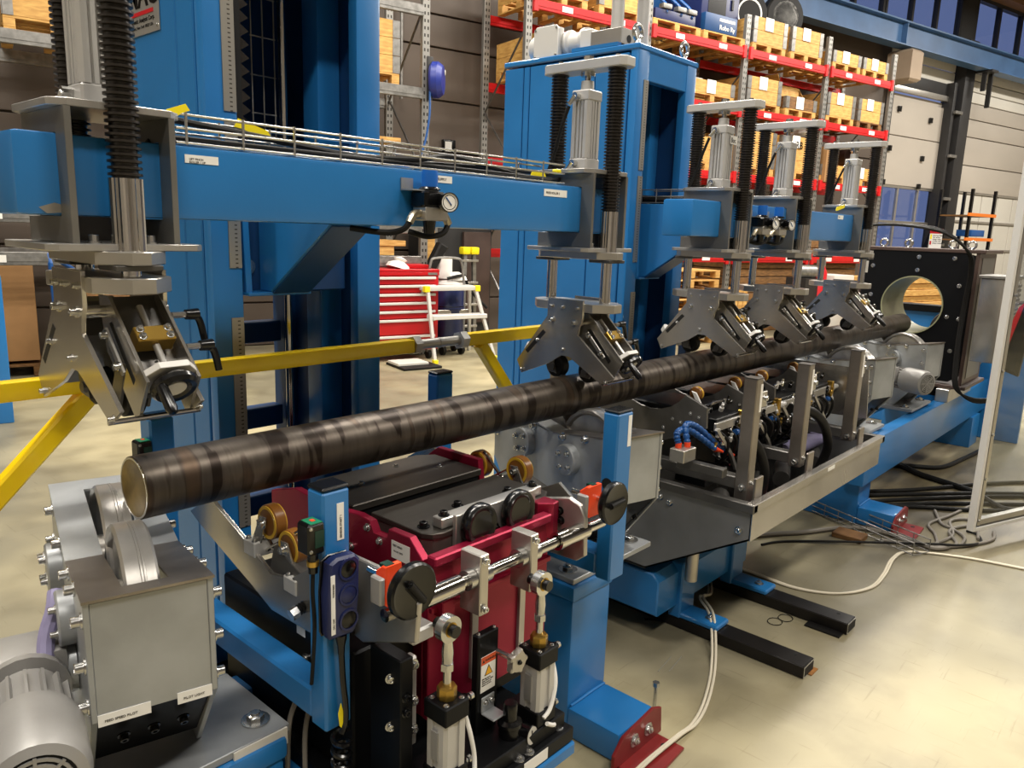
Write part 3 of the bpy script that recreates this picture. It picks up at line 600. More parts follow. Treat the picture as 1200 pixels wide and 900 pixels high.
# geared motors (each bolted to its station's side)
m1 = thing('geared_motor', 'grey geared motor with fan grille at the lower left of the nearest roller station', 'motor', (.70, 1.9, .40), SK, group='roller drive motors')
motor(m1, (-.225, -.42, .245))
m4 = thing('geared_motor', 'grey geared motor hanging between the third and farthest roller stations', 'motor', (6.62, 1.9, .40), SK - .22, group='roller drive motors')
motor(m4, (-.20, -.46, .245))

# ================================================================ blue machine base: legs, rails
def leg(x0, label, yb=1.95):
    t = thing('support_column', label, 'machine leg', (x0 + .105, 1.9, 0), group='blue base legs', world=True); x1 = x0 + .21
    part(t, 'column', BLUE, ('b', x0, x1, 1.37, yb, .0, .485, .012))
    part(t, 'cap', BLUE, ('b', x0 - .006, x1 + .006, 1.364, yb + .006, .485, .535, .01))
    part(t, 'foot', BLUE, ('b', x0, x1, 1.165, 1.372, .004, .109, .014))
    part(t, 'weld_bead', BLUE, ('t', [(x0 + .012, 1.366, .112), (x0 + .06, 1.3645, .113), (x0 + .13, 1.367, .112), (x0 + .2, 1.365, .112)], .005, 6))
    return t
l0 = leg(.606, 'blue base leg below the nearest roller station'); l1 = leg(1.86, 'blue base leg with long foot and red floor bracket, below the second roller station'); l2 = leg(4.635, 'blue base leg at the far end of the steel trough')
def red_bracket(x0, x1, yf, label):
    t = thing('floor_bracket', label, 'bracket', ((x0 + x1) / 2, 1.1, 0), group='red floor brackets', world=True)
    part(t, 'floor_plate', REDP, ('p', 'z', [(x0 - .01, yf + .003), (x1 + .01, yf + .003), (x1 + .01, yf - .11), (x0 - .01, yf - .125)], 0, .012, .002))
    part(t, 'upright_plate', REDP, ('p', 'y', [(x0 - .04, .012), (x0 - .04, .06), (x0 + .01, .105), (x1 - .03, .125), (x1 + .02, .105), (x1 + .03, .012)], yf - .012, yf, .002))
    for x in (x0 + .07, x1 - .06): put('hex_bolt', HEXM, t, Vector((x, yf - .012, .065)) - WORLD[t.name], (PI / 2, 0, 0), (.012, .012, .012))
    put('anchor_hole', mesh_of('anchor_hole', [('c', (0, 0, 0), (0, 0, .001), .012, .012, 14)], SLOT), t, Vector((x1 - .03, yf - .06, .0122)) - WORLD[t.name])
    return t
red_bracket(1.86, 2.07, 1.163, 'red angle bracket holding the near blue foot to the floor'); red_bracket(4.635, 4.845, 1.163, 'small red angle bracket at the far blue foot')
jb = single('jacking_bolt', 'bright upright bolt standing on the floor behind the red bracket', 'bolt', ZBOLT, ('c', (2.19, 1.235, 0), (2.19, 1.235, .10), .007, .007, 10), ('c', (2.19, 1.235, .1), (2.19, 1.235, .115), .013, .013, 6), c=(2.19, 1.235, 0))
br = thing('base_rail', 'long blue base rail running below the roller line', 'base frame', (2.7, 1.95, .3), world=True)
part(br, 'rail_near', BLUE, ('b', 1.02, 2.1, 1.95, 2.05, .18, .28, .01)); part(br, 'rail_far', BLUE, ('b', 1.02, 2.1, 2.2, 2.3, .18, .36, .01))
part(br, 'sill', BLUE, ('b', .98, 2.1, 1.66, 1.72, .06, .12, .006)); part(br, 'cross_tie', BLUE, ('b', 1.0, 1.06, 1.4, 2.3, .13, .2, .006))
br2 = br; br = thing('trough_pedestal', 'blue pedestal of the steel trough, bolted on the two black floor tubes', 'pedestal', (3.05, 1.9, .05), world=True)
part(br, 'pedestal_top', BLUE, ('p', 'x', [(1.49, .26), (1.52, .29), (2.4, .29), (2.4, .11), (1.49, .11)], 2.60, 3.42, .006))
for x in (2.82, 3.29):
    part(br, 'pedestal_leg', BLUE, ('b', x - .06, x + .06, 1.47, 1.53, .05, .3, .006))
    part(br, 'pedestal_foot', BLUE, ('b', x - .055, x + .055, 1.30, 1.49, .052, .075, .006)); bolts(br, [(x, 1.36, .075)], (0, 0, 1), .011, HEXM, 'hex_bolt')
br = br2
part(br, 'rail_end', BLUE, ('b', 5.2, 9.2, 1.52, 1.62, .06, .36, .012))
part(br, 'rail_end', BLUE, ('b', 5.2, 9.2, 2.2, 2.3, .06, .36, .012))
part(br, 'rail_post', BLUE, ('b', 8.2, 8.5, 1.5, 2.3, -.236, .06, .01))
for x0, l in ((2.77, 'nearer black square steel tube lying on the floor'), (3.24, 'farther black square steel tube lying on the floor')):
    t = thing('floor_tube', l, 'steel tube', (x0 + .05, 1.9, 0), group='black floor tubes', world=True)
    part(t, 'tube', DTUBE if 'DTUBE' in globals() else mat('black_tube', '211E1D', .4, .42, .2, 9), ('b', x0, x0 + .10, .936, 2.9, .001, .052, .004))
    part(t, 'sawn_rim', ZBOLT, ('b', x0 + .002, x0 + .098, .9345, .9361, .003, .050)); part(t, 'open_end', SLOT, ('b', x0 + .009, x0 + .091, .9335, .9347, .009, .044)); 
    put('drill_hole', mesh_of('drill_hole', [('c', (0, 0, 0), (0, 0, .0008), .008, .008, 12)], SLOT), t, Vector((x0 + .07, 1.0, .052)) - WORLD[t.name])
single('rust_shim', 'rusty shim under the end of the nearer black tube', 'shim', mat('rust', '8A5A22', 0, .8, .3, 20), ('b', 2.82, 2.885, .922, .98, 0, .004), c=(2.85, .95, 0))
single('rubber_shim', 'dark rubber strip under the end of the farther black tube', 'shim', RUBBER, ('b', 3.19, 3.245, .95, 1.10, 0, .006), c=(3.2, 1.0, 0))

# ================================================================ blue U-shaped sensor frames
def sensor_frame(x, w, label):
    t = thing('sensor_gantry', label, 'guard frame', (x, 1.9, .46), group='blue sensor frames', world=True); h = w / 2
    for y in (1.45, 2.35):
        part(t, 'post', BLUE, ('b', x - h, x + h, y - .032, y + .032, .445, 1.052, .006))
        part(t, 'post_cap', BLACK, ('b', x - h, x + h, y - .032, y + .032, 1.052, 1.062, .004))
    part(t, 'crossbar', BLUE, ('b', x - h + .002, x + h - .002, 1.482, 2.318, .455, .535, .006))
    return t
f1 = sensor_frame(.995, .075, 'near blue frame with a light-barrier sensor, straddling the bar'); f2 = sensor_frame(2.175, .09, 'second blue frame, straddling the bar in front of the second roller station')
part(f1, 'label_plate', WHITE, ('b', .995, 1.014, 1.4165, 1.418, .93, 1.02)); text(f1, 'SENSOR START 1', .0075, (1.0075, 1.4160, .935), (PI / 2, -PI / 2, 0), DSTEEL)
part(f2, 'label_plate', WHITE, ('b', 2.19, 2.21, 1.4165, 1.418, .93, 1.04))
put('round_hole', mesh_of('round_hole', [('c', (0, 0, 0), (-.001, 0, 0), .022, .022, 24)], SLOT), f2, Vector((2.1298, 1.45, .80)) - WORLD[f2.name])
def sensor(x, y, z, label, dx=-1):
    t = thing('light_sensor', label, 'sensor', (x, y, z), group='light barrier sensors', world=True)
    part(t, 'housing', BLACK, ('b', x - .045, x, y - .022, y + .026, z, z + .075, .005))
    part(t, 'status_display', GREEN, ('b', x - .036, x - .006, y - .02, y + .02, z + .0745, z + .0765)); part(t, 'led', ORANGE, ('b', x - .025, x - .015, y - .006, y + .006, z + .076, z + .0775))
    part(t, 'front_window', DGREEN, ('b', x - .028, x - .004, y - .0235, y - .0215, z + .018, z + .058))
    part(t, 'plug', BLACK, ('c', (x - .02, y, z - .0), (x - .02, y, z - .05), .013, .011, 12)); part(t, 'plug_ring', BRASS, ('c', (x - .02, y, z - .02), (x - .02, y, z - .032), .0145, .0145, 14))
    part(t, 'sensor_cable', RUBBER, ('t', [(x - .02, y, z - .05), (x - .022, y, z - .10), (x - .012, y + .01, z - .2), (x - .01, y + .03, z - .35)], .005, 6))
    for zz in (.012, .066): put('bolt', BOLTM, t, (-.038, -.022, zz), (PI / 2, 0, 0), (.003, .003, .003))
    return t
sensor(.957, 1.43, .915, 'black light sensor with green display on the near blue post'); sensor(.96, 2.33, .915, 'black light sensor on the rear post of the near blue frame')
t = single('sensor_bracket', 'dark sensor behind the second blue frame post', 'sensor', BLACK, ('b', 2.222, 2.25, 1.44, 1.48, .87, 1.03, .004), c=(2.236, 1.46, .95))
# ================================================================ crimson test carriage between the first two stations
ct = thing('test_carriage', 'crimson test carriage with black handwheels, chrome shaft and pneumatic cylinders', 'test head', (1.5, 1.6, .2), world=True)
part(ct, 'base_slab', BANOD, ('b', 1.02, 1.64, 1.18, 2.25, .20, .245, .004), label='black base slab'); part(ct, 'base_frame', BLUE, ('b', 1.0, 1.645, 1.175, 2.26, .155, .197, .006))
part(ct, 'front_plate', CRIM, ('p', 'y', [(1.265, .34), (1.265, .70), (1.285, .805), (1.735, .805), (1.755, .70), (1.755, .34)], 1.398, 1.42, .003))
part(ct, 'front_rim', CRIM, ('b', 1.27, 1.745, 1.38, 1.415, .785, .812, .004)); part(ct, 'front_step', CRIM, ('b', 1.285, 1.33, 1.365, 1.40, .64, .69, .003)); part(ct, 'mid_step', CRIM, ('b', 1.265, 1.755, 1.385, 1.40, .655, .672, .002))
for x in (1.40, 1.60):
    part(ct, 'guide_strip', STEEL, ('b', x + .02, x + .045, 1.388, 1.40, .40, .655, .001))
    bolts(ct, [(x + .0325, 1.388, .425), (x + .0325, 1.388, .635)], (0, -1, 0), .004)
left = [(2.16, .34), (2.16, .80), (2.02, .84), (1.94, .835), (1.93, .80), (1.86, .79), (1.84, .83), (1.70, .845), (1.645, .84), (1.63, .808), (1.57, .81), (1.565, .84), (1.478, .842), (1.425, .795), (1.42, .34)]
part(ct, 'left_plate', CRIM, ('p', 'x', left, 1.265, 1.29, .002)); part(ct, 'right_plate', CRIM, ('p', 'x', [(2.10, .6), (2.10, .80), (2.02, .86), (1.81, .86), (1.79, .72), (1.79, .6)], 1.86, 1.885, .002))
part(ct, 'right_corner', CRIM, ('p', 'z', [(1.735, 1.43), (1.77, 1.395), (1.80, 1.40), (1.80, 1.55), (1.76, 1.56)], .72, .835, .003))
bolts(ct, [(1.265, 1.655, .82), (1.265, 1.73, .74), (1.265, 1.60, .796)], (-1, 0, 0), .008)
part(ct, 'rating_plate', WHITE, ('b', 1.2635, 1.265, 1.475, 1.55, .765, .815)); text(ct, 'TEST HEAD', .008, (1.263, 1.545, .80), ROT_MX, DSTEEL); text(ct, 'No 24 / 2023', .007, (1.263, 1.54, .785), ROT_MX, DSTEEL)
# lids with the slot between them
part(ct, 'rear_lid', LIDM, ('p', 'z', [(1.31, 1.785), (1.85, 1.785), (1.85, 2.02), (1.79, 2.06), (1.37, 2.06), (1.31, 2.01)], .812, .836, .003)); part(ct, 'rear_block', BANOD, ('b', 1.33, 1.84, 1.79, 2.05, .62, .812))
part(ct, 'front_lid', LIDM, ('p', 'z', [(1.318, 1.708), (1.318, 1.49), (1.335, 1.463), (1.365, 1.453), (1.80, 1.453), (1.84, 1.48), (1.84, 1.708)], .82, .836, .002))
part(ct, 'front_block', ROOFM, ('p', 'z', [(1.321, 1.703), (1.321, 1.495), (1.34, 1.468), (1.37, 1.458), (1.795, 1.458), (1.835, 1.485), (1.835, 1.703)], .70, .82, .002)); part(ct, 'slot_floor', SLOT, ('b', 1.30, 1.86, 1.70, 1.79, .60, .62))
bolts(ct, [(1.352, 1.52, .836), (1.535, 1.575, .836), (1.74, 1.56, .836), (1.80, 1.53, .836)], (0, 0, 1), .012, BOLTB, 'cap_screw'); bolts(ct, [(1.45, 1.93, .836), (1.65, 2.0, .836), (1.37, 2.0, .836), (1.76, 1.9, .836)], (0, 0, 1), .007)
part(ct, 'clamp_rail', STEEL, ('b', 1.375, 1.80, 1.47, 1.51, .836, .866, .003)); bolts(ct, [(1.40, 1.49, .866), (1.775, 1.49, .866)], (0, 0, 1), .011, BOLTB, 'cap_screw')
part(ct, 'knob_plate', STEEL, ('b', 1.40, 1.735, 1.440, 1.455, .76, .878, .002))
for x in (1.462, 1.625):
    k = part(ct, 'knurled_knob', BLACK, ('l', (x, 1.440, .846), (0, -1, 0), [(.02, 0), (.02, .008), (.056, .010), (.061, .018), (.061, .036), (.056, .044), (.046, .042), (.041, .038), (0, .038)], 32), c=(x, 1.440, .846))
    for q in range(12):
        a = q * PI / 6; put('grip_lobe', LOBEM if 'LOBEM' in globals() else None, k, (.052 * math.cos(a), -.027, .052 * math.sin(a)), (PI / 2, 0, 0)) if 'LOBEM' in globals() else None
    part(k, 'index_dot', BRASS, ('c', (x + .006, 1.401, .808), (x + .006, 1.397, .808), .005, .005, 10))
bolts(ct, [(1.55, 1.440, .80)], (0, -1, 0), .014, BOLTB, 'set_screw')
# chrome shaft, clamp blocks, sleeves
SY, SZ = 1.325, .752
part(ct, 'cross_shaft', CHROME, ('c', (1.06, SY, SZ), (1.93, SY, SZ), .0165, .0165, 24))
part(ct, 'shaft_sleeve', CHROME, ('c', (1.13, SY, SZ), (1.30, SY, SZ), .026, .026, 28)); part(ct, 'shaft_sleeve', CHROME, ('o', (1.70, SY, SZ), (1.84, SY, SZ), .027, .019, 28))
for x in (1.365, 1.565):
    b_ = part(ct, 'clamp_block', ALU, ('b', x - .016, x + .016, SY - .032, SY + .045, SZ - .10, SZ + .07, .003)); bolts(ct, [(x - .002, SY - .035, SZ + .055), (x - .002, SY - .035, SZ - .08)], (0, -1, 0), .008)
    part(ct, 'shaft_collar', ZBOLT, ('o', (x - .04, SY, SZ), (x - .017, SY, SZ), .027, .017, 24)); part(ct, 'shaft_collar', ZBOLT, ('o', (x + .017, SY, SZ), (x + .042, SY, SZ), .025, .017, 24))
# counters and folding-crank handwheels
for x, y, z, s in ((1.085, 1.255, .832, 1), (1.915, 1.275, .832, 1)):
    part(ct, 'position_counter', ORANGE, ('p', 'x', [(y + .06, z - .055), (y + .10, z - .05), (y + .10, z + .025), (y + .075, z + .045), (y + .06, z + .045)], x - (.028 if x < 1.5 else .045), x + .02, .003), label='orange digital position counter')
    part(ct, 'counter_window', DGREEN, ('b', x - .024, x + .0, y + .064, y + .09, z + .0385, z + .0465))
    part(ct, 'counter_body', GREYPAINT, ('b', x - (.045 if x < 1.5 else .06), x - (.029 if x < 1.5 else .045), y + .06, y + .1, z - .05, z + .02, .004)); part(ct, 'wheel_spindle', CHROME, ('c', (x, y + .02, z), (x, y + .16, z), .009, .009, 12))
    h = part(ct, 'handwheel', BLACK, ('l', (x, y + .02, z), (0, -1, 0), [(.02, 0), (.062, .004), (.068, .012), (.068, .026), (.063, .031), (.056, .029), (0, .029)], 40), label='black disc handwheel with folding crank')
    c1, s1_ = (.62, -.78) if x < 1.5 else (.98, .05)
    part(ct, 'crank_recess', SLOT, ('p', 'y', [(x - .032 * c1 + .013 * s1_, z - .032 * s1_ - .013 * c1), (x + .045 * c1 + .013 * s1_, z + .045 * s1_ - .013 * c1), (x + .045 * c1 - .013 * s1_, z + .045 * s1_ + .013 * c1), (x - .032 * c1 - .013 * s1_, z - .032 * s1_ + .013 * c1)], y - .0095, y - .0088))
    part(ct, 'folding_crank', RUBBER, ('c', (x - .03 * c1, y - .012, z - .03 * s1_), (x + .04 * c1, y - .012, z + .04 * s1_), .009, .0075, 12)); bolts(ct, [(x - .03 * c1, y - .01, z - .03 * s1_)], (0, -1, 0), .005, BOLTB)
# black grips and end arms
part(ct, 'shaft_grip', RUBBER, ('c', (1.075, 1.50, .640), (1.19, 1.50, .640), .021, .018, 18)); part(ct, 'grip_stud', ZBOLT, ('c', (1.185, 1.50, .640), (1.26, 1.50, .640), .009, .009, 10))
part(ct, 'shaft_grip', RUBBER, ('c', (1.87, 1.37, .732), (2.03, 1.37, .732), .021, .021, 18)); part(ct, 'grip_ring', ZBOLT, ('c', (2.03, 1.37, .732), (2.04, 1.37, .732), .023, .023, 18))
part(ct, 'end_arm', ALU, ('p', 'x', [(1.30, .68), (1.305, .80), (1.325, .835), (1.37, .85), (1.52, .81), (1.58, .72), (1.45, .65), (1.33, .655)], 1.81, 1.828, .003)); bolts(ct, [(1.81, 1.40, .80), (1.81, 1.395, .77)], (-1, 0, 0), .009, BOLTB)
part(ct, 'end_arm', ALU, ('p', 'x', [(1.25, .70), (1.24, .80), (1.30, .845), (1.50, .84), (1.70, .66), (1.45, .62)], 1.09, 1.105, .003)); part(ct, 'arm_pad', CASTALU, ('b', 1.12, 1.19, 1.29, 1.34, .66, .70, .006))
# V-shaped inlet roller carriers
def v_carrier(x, label, pl, wheels):
    t = thing('roller_carrier', label, 'roller carrier', (x, 1.75, .6), group='inlet roller carriers', world=True)
    part(t, 'v_plate', STAIN, ('p', 'x', pl, x - .006, x + .006, .001)); 
    part(t, 'cross_plate', DSTEEL, ('p', 'x', [(1.60, .60), (1.86, .60), (1.80, .78), (1.66, .74)], x + .006, x + .16, .002))
    for (y, z, a) in wheels:
        w_ = part(t, 'guide_wheel', URETH, ('l', (x + .02, y, z), (1, 0, 0), [(.04, 0), (.047, .001), (.05, .004), (.05, .031), (.047, .034), (.04, .035)], 32))
        part(w_, 'yellow_rim', URETHY, ('o', (x + .019, y, z), (x + .056, y, z), .047, .038, 28)); part(w_, 'wheel_hub', DSTEEL, ('l', (x + .016, y, z), (1, 0, 0), [(.038, .006), (.038, .032), (0, .032)], 24))
        part(t, 'wheel_fork', STAIN, ('p', 'x', [(y + .02, z + .018), (y - .012, z + .02), (y - .04 * a - .018, z - .07), (y - .04 * a + .03, z - .08)], x + .008, x + .014, .001)); bolts(t, [(x + .008, y, z)], (-1, 0, 0), .011)
        part(t, 'arm_block', CASTALU, ('b', x - .01, x + .07, y - .05 * a - .03, y - .05 * a + .03, z - .105, z - .06, .003)); bolts(t, [(x + .0 + i * .03, y - .05 * a + j * .017, z - .06) for i in (0, 1) for j in (-1, 1)], (0, 0, 1), .006)
        part(t, 'pull_rod', CHROME, ('c', (x + .03, y + .02, z - .09), (x + .03, y + .17 * a, z + .03), .006, .006, 10))
    part(t, 'spring', RUBBER, ('l', (x - .02, 1.64, .66), (1, 0, .25), [(.012, 0)] + [(q, h) for i in range(6) for q, h in ((.016, i * .008), (.011, i * .008 + .004))] + [(.012, .05)], 14)); part(t, 'spring_rod', CHROME, ('c', (x - .03, 1.64, .6575), (x + .14, 1.64, .70), .008, .008, 10)); part(t, 'brass_sleeve', BRASS, ('c', (x + .033, 1.64, .6735), (x + .05, 1.64, .678), .014, .014, 14)); part(t, 'rod_nut', ZBOLT, ('c', (x - .045, 1.64, .6535), (x - .025, 1.64, .6585), .017, .017, 6))
    return t
PL = [(2.265, .756), (2.19, .80), (2.155, .83), (2.13, .84), (2.10, .82), (1.875, .735), (1.80, .70), (1.70, .72), (1.58, .80), (1.50, .84), (1.44, .80), (1.48, .665), (1.60, .60), (1.80, .595), (1.905, .635), (2.2, .73)]
v_carrier(1.05, 'near V-shaped carrier with two amber guide wheels below the bar', PL, [(1.855, .828, -1), (1.75, .785, 1)])
v_carrier(1.93, 'far V-shaped carrier with two amber guide wheels, beside the second roller station', [(y, z) for y, z in PL], [(1.90, .805, -1), (1.71, .825, 1)])
# pneumatic cylinders on the front of the carriage
def lift_cyl(x, y, zb, label):
    t = thing('pneumatic_cylinder', label, 'cylinder', (x, y, zb), group='pneumatic lift cylinders', world=True); q = .037
    pr = []
    for k in range(4):
        a = k * PI / 2
        for u, v in ((-q, -q + .008), (-q + .008, -q), (-.01, -q), (-.01, -q + .005), (.01, -q + .005), (.01, -q), (q - .008, -q)): pr.append((x + u * math.cos(a) - v * math.sin(a), y + u * math.sin(a) + v * math.cos(a)))
    part(t, 'foot_cap', BANOD, ('b', x - .0405, x + .0405, y - .0405, y + .0405, zb, zb + .045, .003)); part(t, 'barrel', CASTALU, ('p', 'z', pr, zb + .045, zb + .175)); part(t, 'head_cap', BANOD, ('b', x - .0405, x + .0405, y - .0405, y + .0405, zb + .175, zb + .225, .003))
    for u in (-.026, .026):
        for v in (-.026, .026): put('bolt', BOLTM, t, (u, v, .225), None, (.005, .005, .003))
    part(t, 'brass_gland', BRASS, ('l', (x, y, zb + .225), (0, 0, 1), [(.023, 0), (.025, .004), (.025, .03), (.022, .034), (.014, .034)], 8)); part(t, 'piston_rod', CHROME, ('c', (x, y, zb + .24), (x, y, zb + .305), .0105, .0105, 16)); part(t, 'lock_nut', ZBOLT, ('c', (x, y, zb + .30), (x, y, zb + .318), .017, .017, 6)); part(t, 'rod_end', ZBOLT, ('l', (x, y, zb + .318), (0, 0, 1), [(.013, 0), (.015, .03), (.012, .06), (.011, .075)], 16), ('o', (x, y - .012, zb + .41), (x, y + .012, zb + .41), .034, .019, 24)); part(t, 'rod_pin', BLACK, ('c', (x, y - .03, zb + .41), (x, y + .04, zb + .41), .015, .015, 12)); part(t, 'eye_ring', BRASS, ('o', (x, y - .013, zb + .41), (x, y + .013, zb + .41), .0185, .0145, 20))
    part(t, 'type_plate', MIRR, ('b', x - .0405, x - .0372, y - .012, y + .012, zb + .07, zb + .15))
    for z in (zb + .2, zb + .02):
        part(t, 'flow_control', BLACK, ('c', (x + .0405, y - .01, z), (x + .052, y - .01, z), .013, .013, 12), ('c', (x + .052, y - .01, z + .012), (x + .052, y - .01, z - .03), .009, .009, 10)); part(t, 'thumb_screw', ZBOLT, ('l', (x + .058, y - .01, z), (1, 0, 0), [(.006, 0), (.006, .008), (.010, .01), (.010, .02), (.006, .024), (0, .024)], 10)); part(t, 'fitting_ring', REDPL, ('c', (x + .052, y - .01, z - .03), (x + .052, y - .01, z - .036), .0095, .0095, 10))
    return t
lift_cyl(1.19, 1.245, .292, 'nearer pneumatic lift cylinder with rod eye, on the carriage front'); lift_cyl(1.54, 1.245, .292, 'farther pneumatic lift cylinder beside the round pressure gauge')
part(ct, 'cylinder_step', BANOD, ('b', 1.12, 1.62, 1.20, 1.36, .245, .291, .003))
for i, pts in enumerate(([(1.242, 1.235, .456), (1.25, 1.22, .40), (1.262, 1.215, .33), (1.245, 1.20, .285), (1.21, 1.195, .30)], [(1.592, 1.235, .456), (1.58, 1.21, .40), (1.55, 1.20, .34), (1.52, 1.20, .32)], [(1.592, 1.235, .276), (1.57, 1.20, .275), (1.53, 1.195, .30)])):
    single('air_tube', ['white air tube curling beside the nearer lift cylinder', 'white air tube running down from the farther lift cylinder', 'short white air tube at the foot of the farther lift cylinder'][i], 'tube', WHITE, ('t', pts, .006, 8), c=pts[0])
# black valve post with warning sign, star knob, regulator
part(ct, 'valve_post', BANOD, ('b', 1.36, 1.44, 1.305, 1.33, .245, .585, .003), label='black upright post'); bolts(ct, [(1.37, 1.315, .585), (1.43, 1.315, .585)], (0, 0, 1), .004)
part(ct, 'warning_sign', WHITE, ('b', 1.372, 1.428, 1.3035, 1.305, .415, .52), label='white warning sign with orange heading'); part(ct, 'sign_heading', mat('sign_orange', 'D2562A', 0, .5), ('b', 1.372, 1.428, 1.303, 1.3036, .497, .52)); text(ct, 'WARNING', .0095, (1.386, 1.3028, .5045), FRONT); part(ct, 'alert_mark', BLACK, ('p', 'y', [(1.3755, .503), (1.3845, .503), (1.38, .513)], 1.3026, 1.303)); part(ct, 'warning_triangle', BLACK, ('p', 'y', [(1.385, .462), (1.417, .462), (1.401, .492)], 1.3028, 1.3035)); part(ct, 'triangle_field', mat('sign_yellow', 'F0B020', 0, .5), ('p', 'y', [(1.3885, .464), (1.4135, .464), (1.401, .4875)], 1.3022, 1.3028)); text(ct, 'Moving parts.\nKeep hands clear.\nDisconnect air\nbefore service.', .0062, (1.376, 1.3030, .452), FRONT)
part(ct, 'angle_bracket', ZINC, ('b', 1.375, 1.425, 1.30, 1.305, .355, .40, .002), ('b', 1.375, 1.425, 1.255, 1.303, .35, .356, .002)); bolts(ct, [(1.388, 1.30, .383), (1.412, 1.30, .383)], (0, -1, 0), .006)
sk = []
for k in range(40):
    a = 2 * PI * k / 40; r = .030 + .007 * math.cos(5 * a); sk.append((1.437 + r * math.cos(a), .515 + r * math.sin(a)))
part(ct, 'star_knob', ALU, ('p', 'y', sk, 1.225, 1.245, .003)); part(ct, 'knob_screw', ZBOLT, ('c', (1.437, 1.245, .515), (1.437, 1.31, .515), .008, .008, 10)); bolts(ct, [(1.437, 1.225, .515)], (0, -1, 0), .005, BOLTB)
part(ct, 'regulator', BLACK, ('l', (1.43, 1.245, .27), (0, 0, 1), [(.03, 0), (.03, .05), (.034, .054), (.034, .064), (.02, .07), (.02, .115), (.017, .12), (0, .12)], 20))
g = part(ct, 'pressure_gauge', BLACK, ('l', (1.475, 1.215, .285), (.15, -1, .1), [(.02, -.03), (.028, -.02), (.028, .012), (.026, .014), (.025, .011), (0, .011)], 26)); part(ct, 'gauge_face', mat('gauge_face', 'B9B6AE', 0, .3), ('c', (1.4766, 1.2042, .2861), (1.4769, 1.2022, .2863), .0245, .0245, 24)); part(ct, 'gauge_needle', BLACK, ('b', 1.474, 1.478, 1.2015, 1.2022, .283, .302))
bolts(ct, [(1.30, 1.19, .245), (1.42, 1.20, .245), (1.60, 1.21, .245), (1.46, 1.20, .245)], (0, 0, 1), .009, HEXM, 'hex_bolt'); part(ct, 'white_tag', WHITE, ('b', 1.42, 1.52, 1.179, 1.18, .205, .24))
# black guide columns on the carriage's near side
part(ct, 'guide_column', BANOD, ('b', 1.09, 1.13, 1.30, 1.42, .245, .63, .003)); part(ct, 'slide_bar', STEEL, ('b', 1.145, 1.175, 1.335, 1.365, .35, .60, .006)); bolts(ct, [(1.16, 1.335, .58), (1.16, 1.335, .48), (1.16, 1.335, .40)], (0, -1, 0), .009); bolts(ct, [(1.09, 1.34, .57), (1.09, 1.34, .44)], (-.4, -1, 0), .009)
bolts(ct, [(1.105, 1.30, .53), (1.105, 1.30, .49)], (0, -1, 0), .009, BOLTB)
part(ct, 'gear_case', BANOD, ('b', 1.06, 1.26, 1.45, 2.1, .245, .60, .006)); part(ct, 'inner_case', BANOD, ('b', 1.29, 1.73, 1.46, 2.1, .25, .66))
part(ct, 'hose_bundle', CABLEG, ('t', [(1.06, 1.52, .62), (1.02, 1.58, .50), (.985, 1.62, .38), (.96, 1.60, .25), (.99, 1.66, .15)], .007, 8)); part(ct, 'hose_bundle', CABLEG, ('t', [(1.07, 1.50, .58), (1.045, 1.56, .50), (1.02, 1.6, .36), (1.0, 1.58, .22)], .007, 8)); part(ct, 'wire_loom', mat('tan_wire', '8E6A3C', 0, .5), ('t', [(1.13, 1.46, .63), (1.16, 1.44, .57), (1.20, 1.43, .50), (1.17, 1.44, .44)], .006, 8))
part(ct, 'warning_tab', WHITE, ('b', 1.0595, 1.061, 1.66, 1.70, .56, .585)); bolts(ct, [(1.06, 1.66, .50), (1.06, 1.56, .45)], (-1, 0, 0), .009)
# pendant control hanging on the near blue post
pn = thing('pendant_control', 'dark blue hand pendant with three round buttons hanging on the near blue post', 'remote control', (.985, 1.405, .70), world=True)
pp = [(.944, .722), (.95, .708), (1.012, .704), (1.022, .714), (1.026, .80), (1.034, .885), (1.02, .902), (.97, .905), (.95, .895), (.945, .82)]
part(pn, 'shell', NAVY, ('p', 'y', pp, 1.380, 1.412, .006))
for z, m in ((.872, BLACK), (.808, NAVY), (.745, BLACK)):
    part(pn, 'button_ring', NAVY, ('o', (.998, 1.381, z), (.998, 1.3765, z), .0265, .0215, 28)); part(pn, 'button', m, ('l', (.998, 1.381, z), (0, -1, 0), [(.021, 0), (.0205, .003), (.012, .006), (0, .007)], 24))
part(pn, 'label_strip', WHITE, ('b', .950, .961, 1.3785, 1.3802, .722, .868)); text(pn, 'ON / OFF', .0065, (.9585, 1.3780, .735), (PI / 2, -PI / 2, 0), DSTEEL); part(pn, 'back_shell', BLACK, ('p', 'y', [(x - .004, z) for x, z in pp], 1.412, 1.417, .002)); text(pn, 'FORWARD', .0065, (.9585, 1.3780, .815), (PI / 2, -PI / 2, 0), DSTEEL)
part(pn, 'strain_relief', BLACK, ('l', (.988, 1.396, .705), (0, 0, -1), [(.014, 0), (.013, .012), (.009, .03), (.008, .05)], 14)); part(pn, 'straight_cord', BLACK, ('t', [(.988, 1.396, .66), (.992, 1.396, .58), (.997, 1.394, .52), (.998, 1.396, .47), (.985, 1.394, .445)], .0075, 8)); part(pn, 'yellow_tag', FLAG, ('p', 'y', [(.978, .50), (.986, .525), (.992, .50), (.99, .455), (.982, .465)], 1.396, 1.398))
coil = [(.985 + .021 * math.cos(q * .7), 1.395 + .021 * math.sin(q * .7), .446 - q * .0034) for q in range(100)]
part(pn, 'coiled_cord', BLACK, ('t', coil, .0062, 6, True, 2))
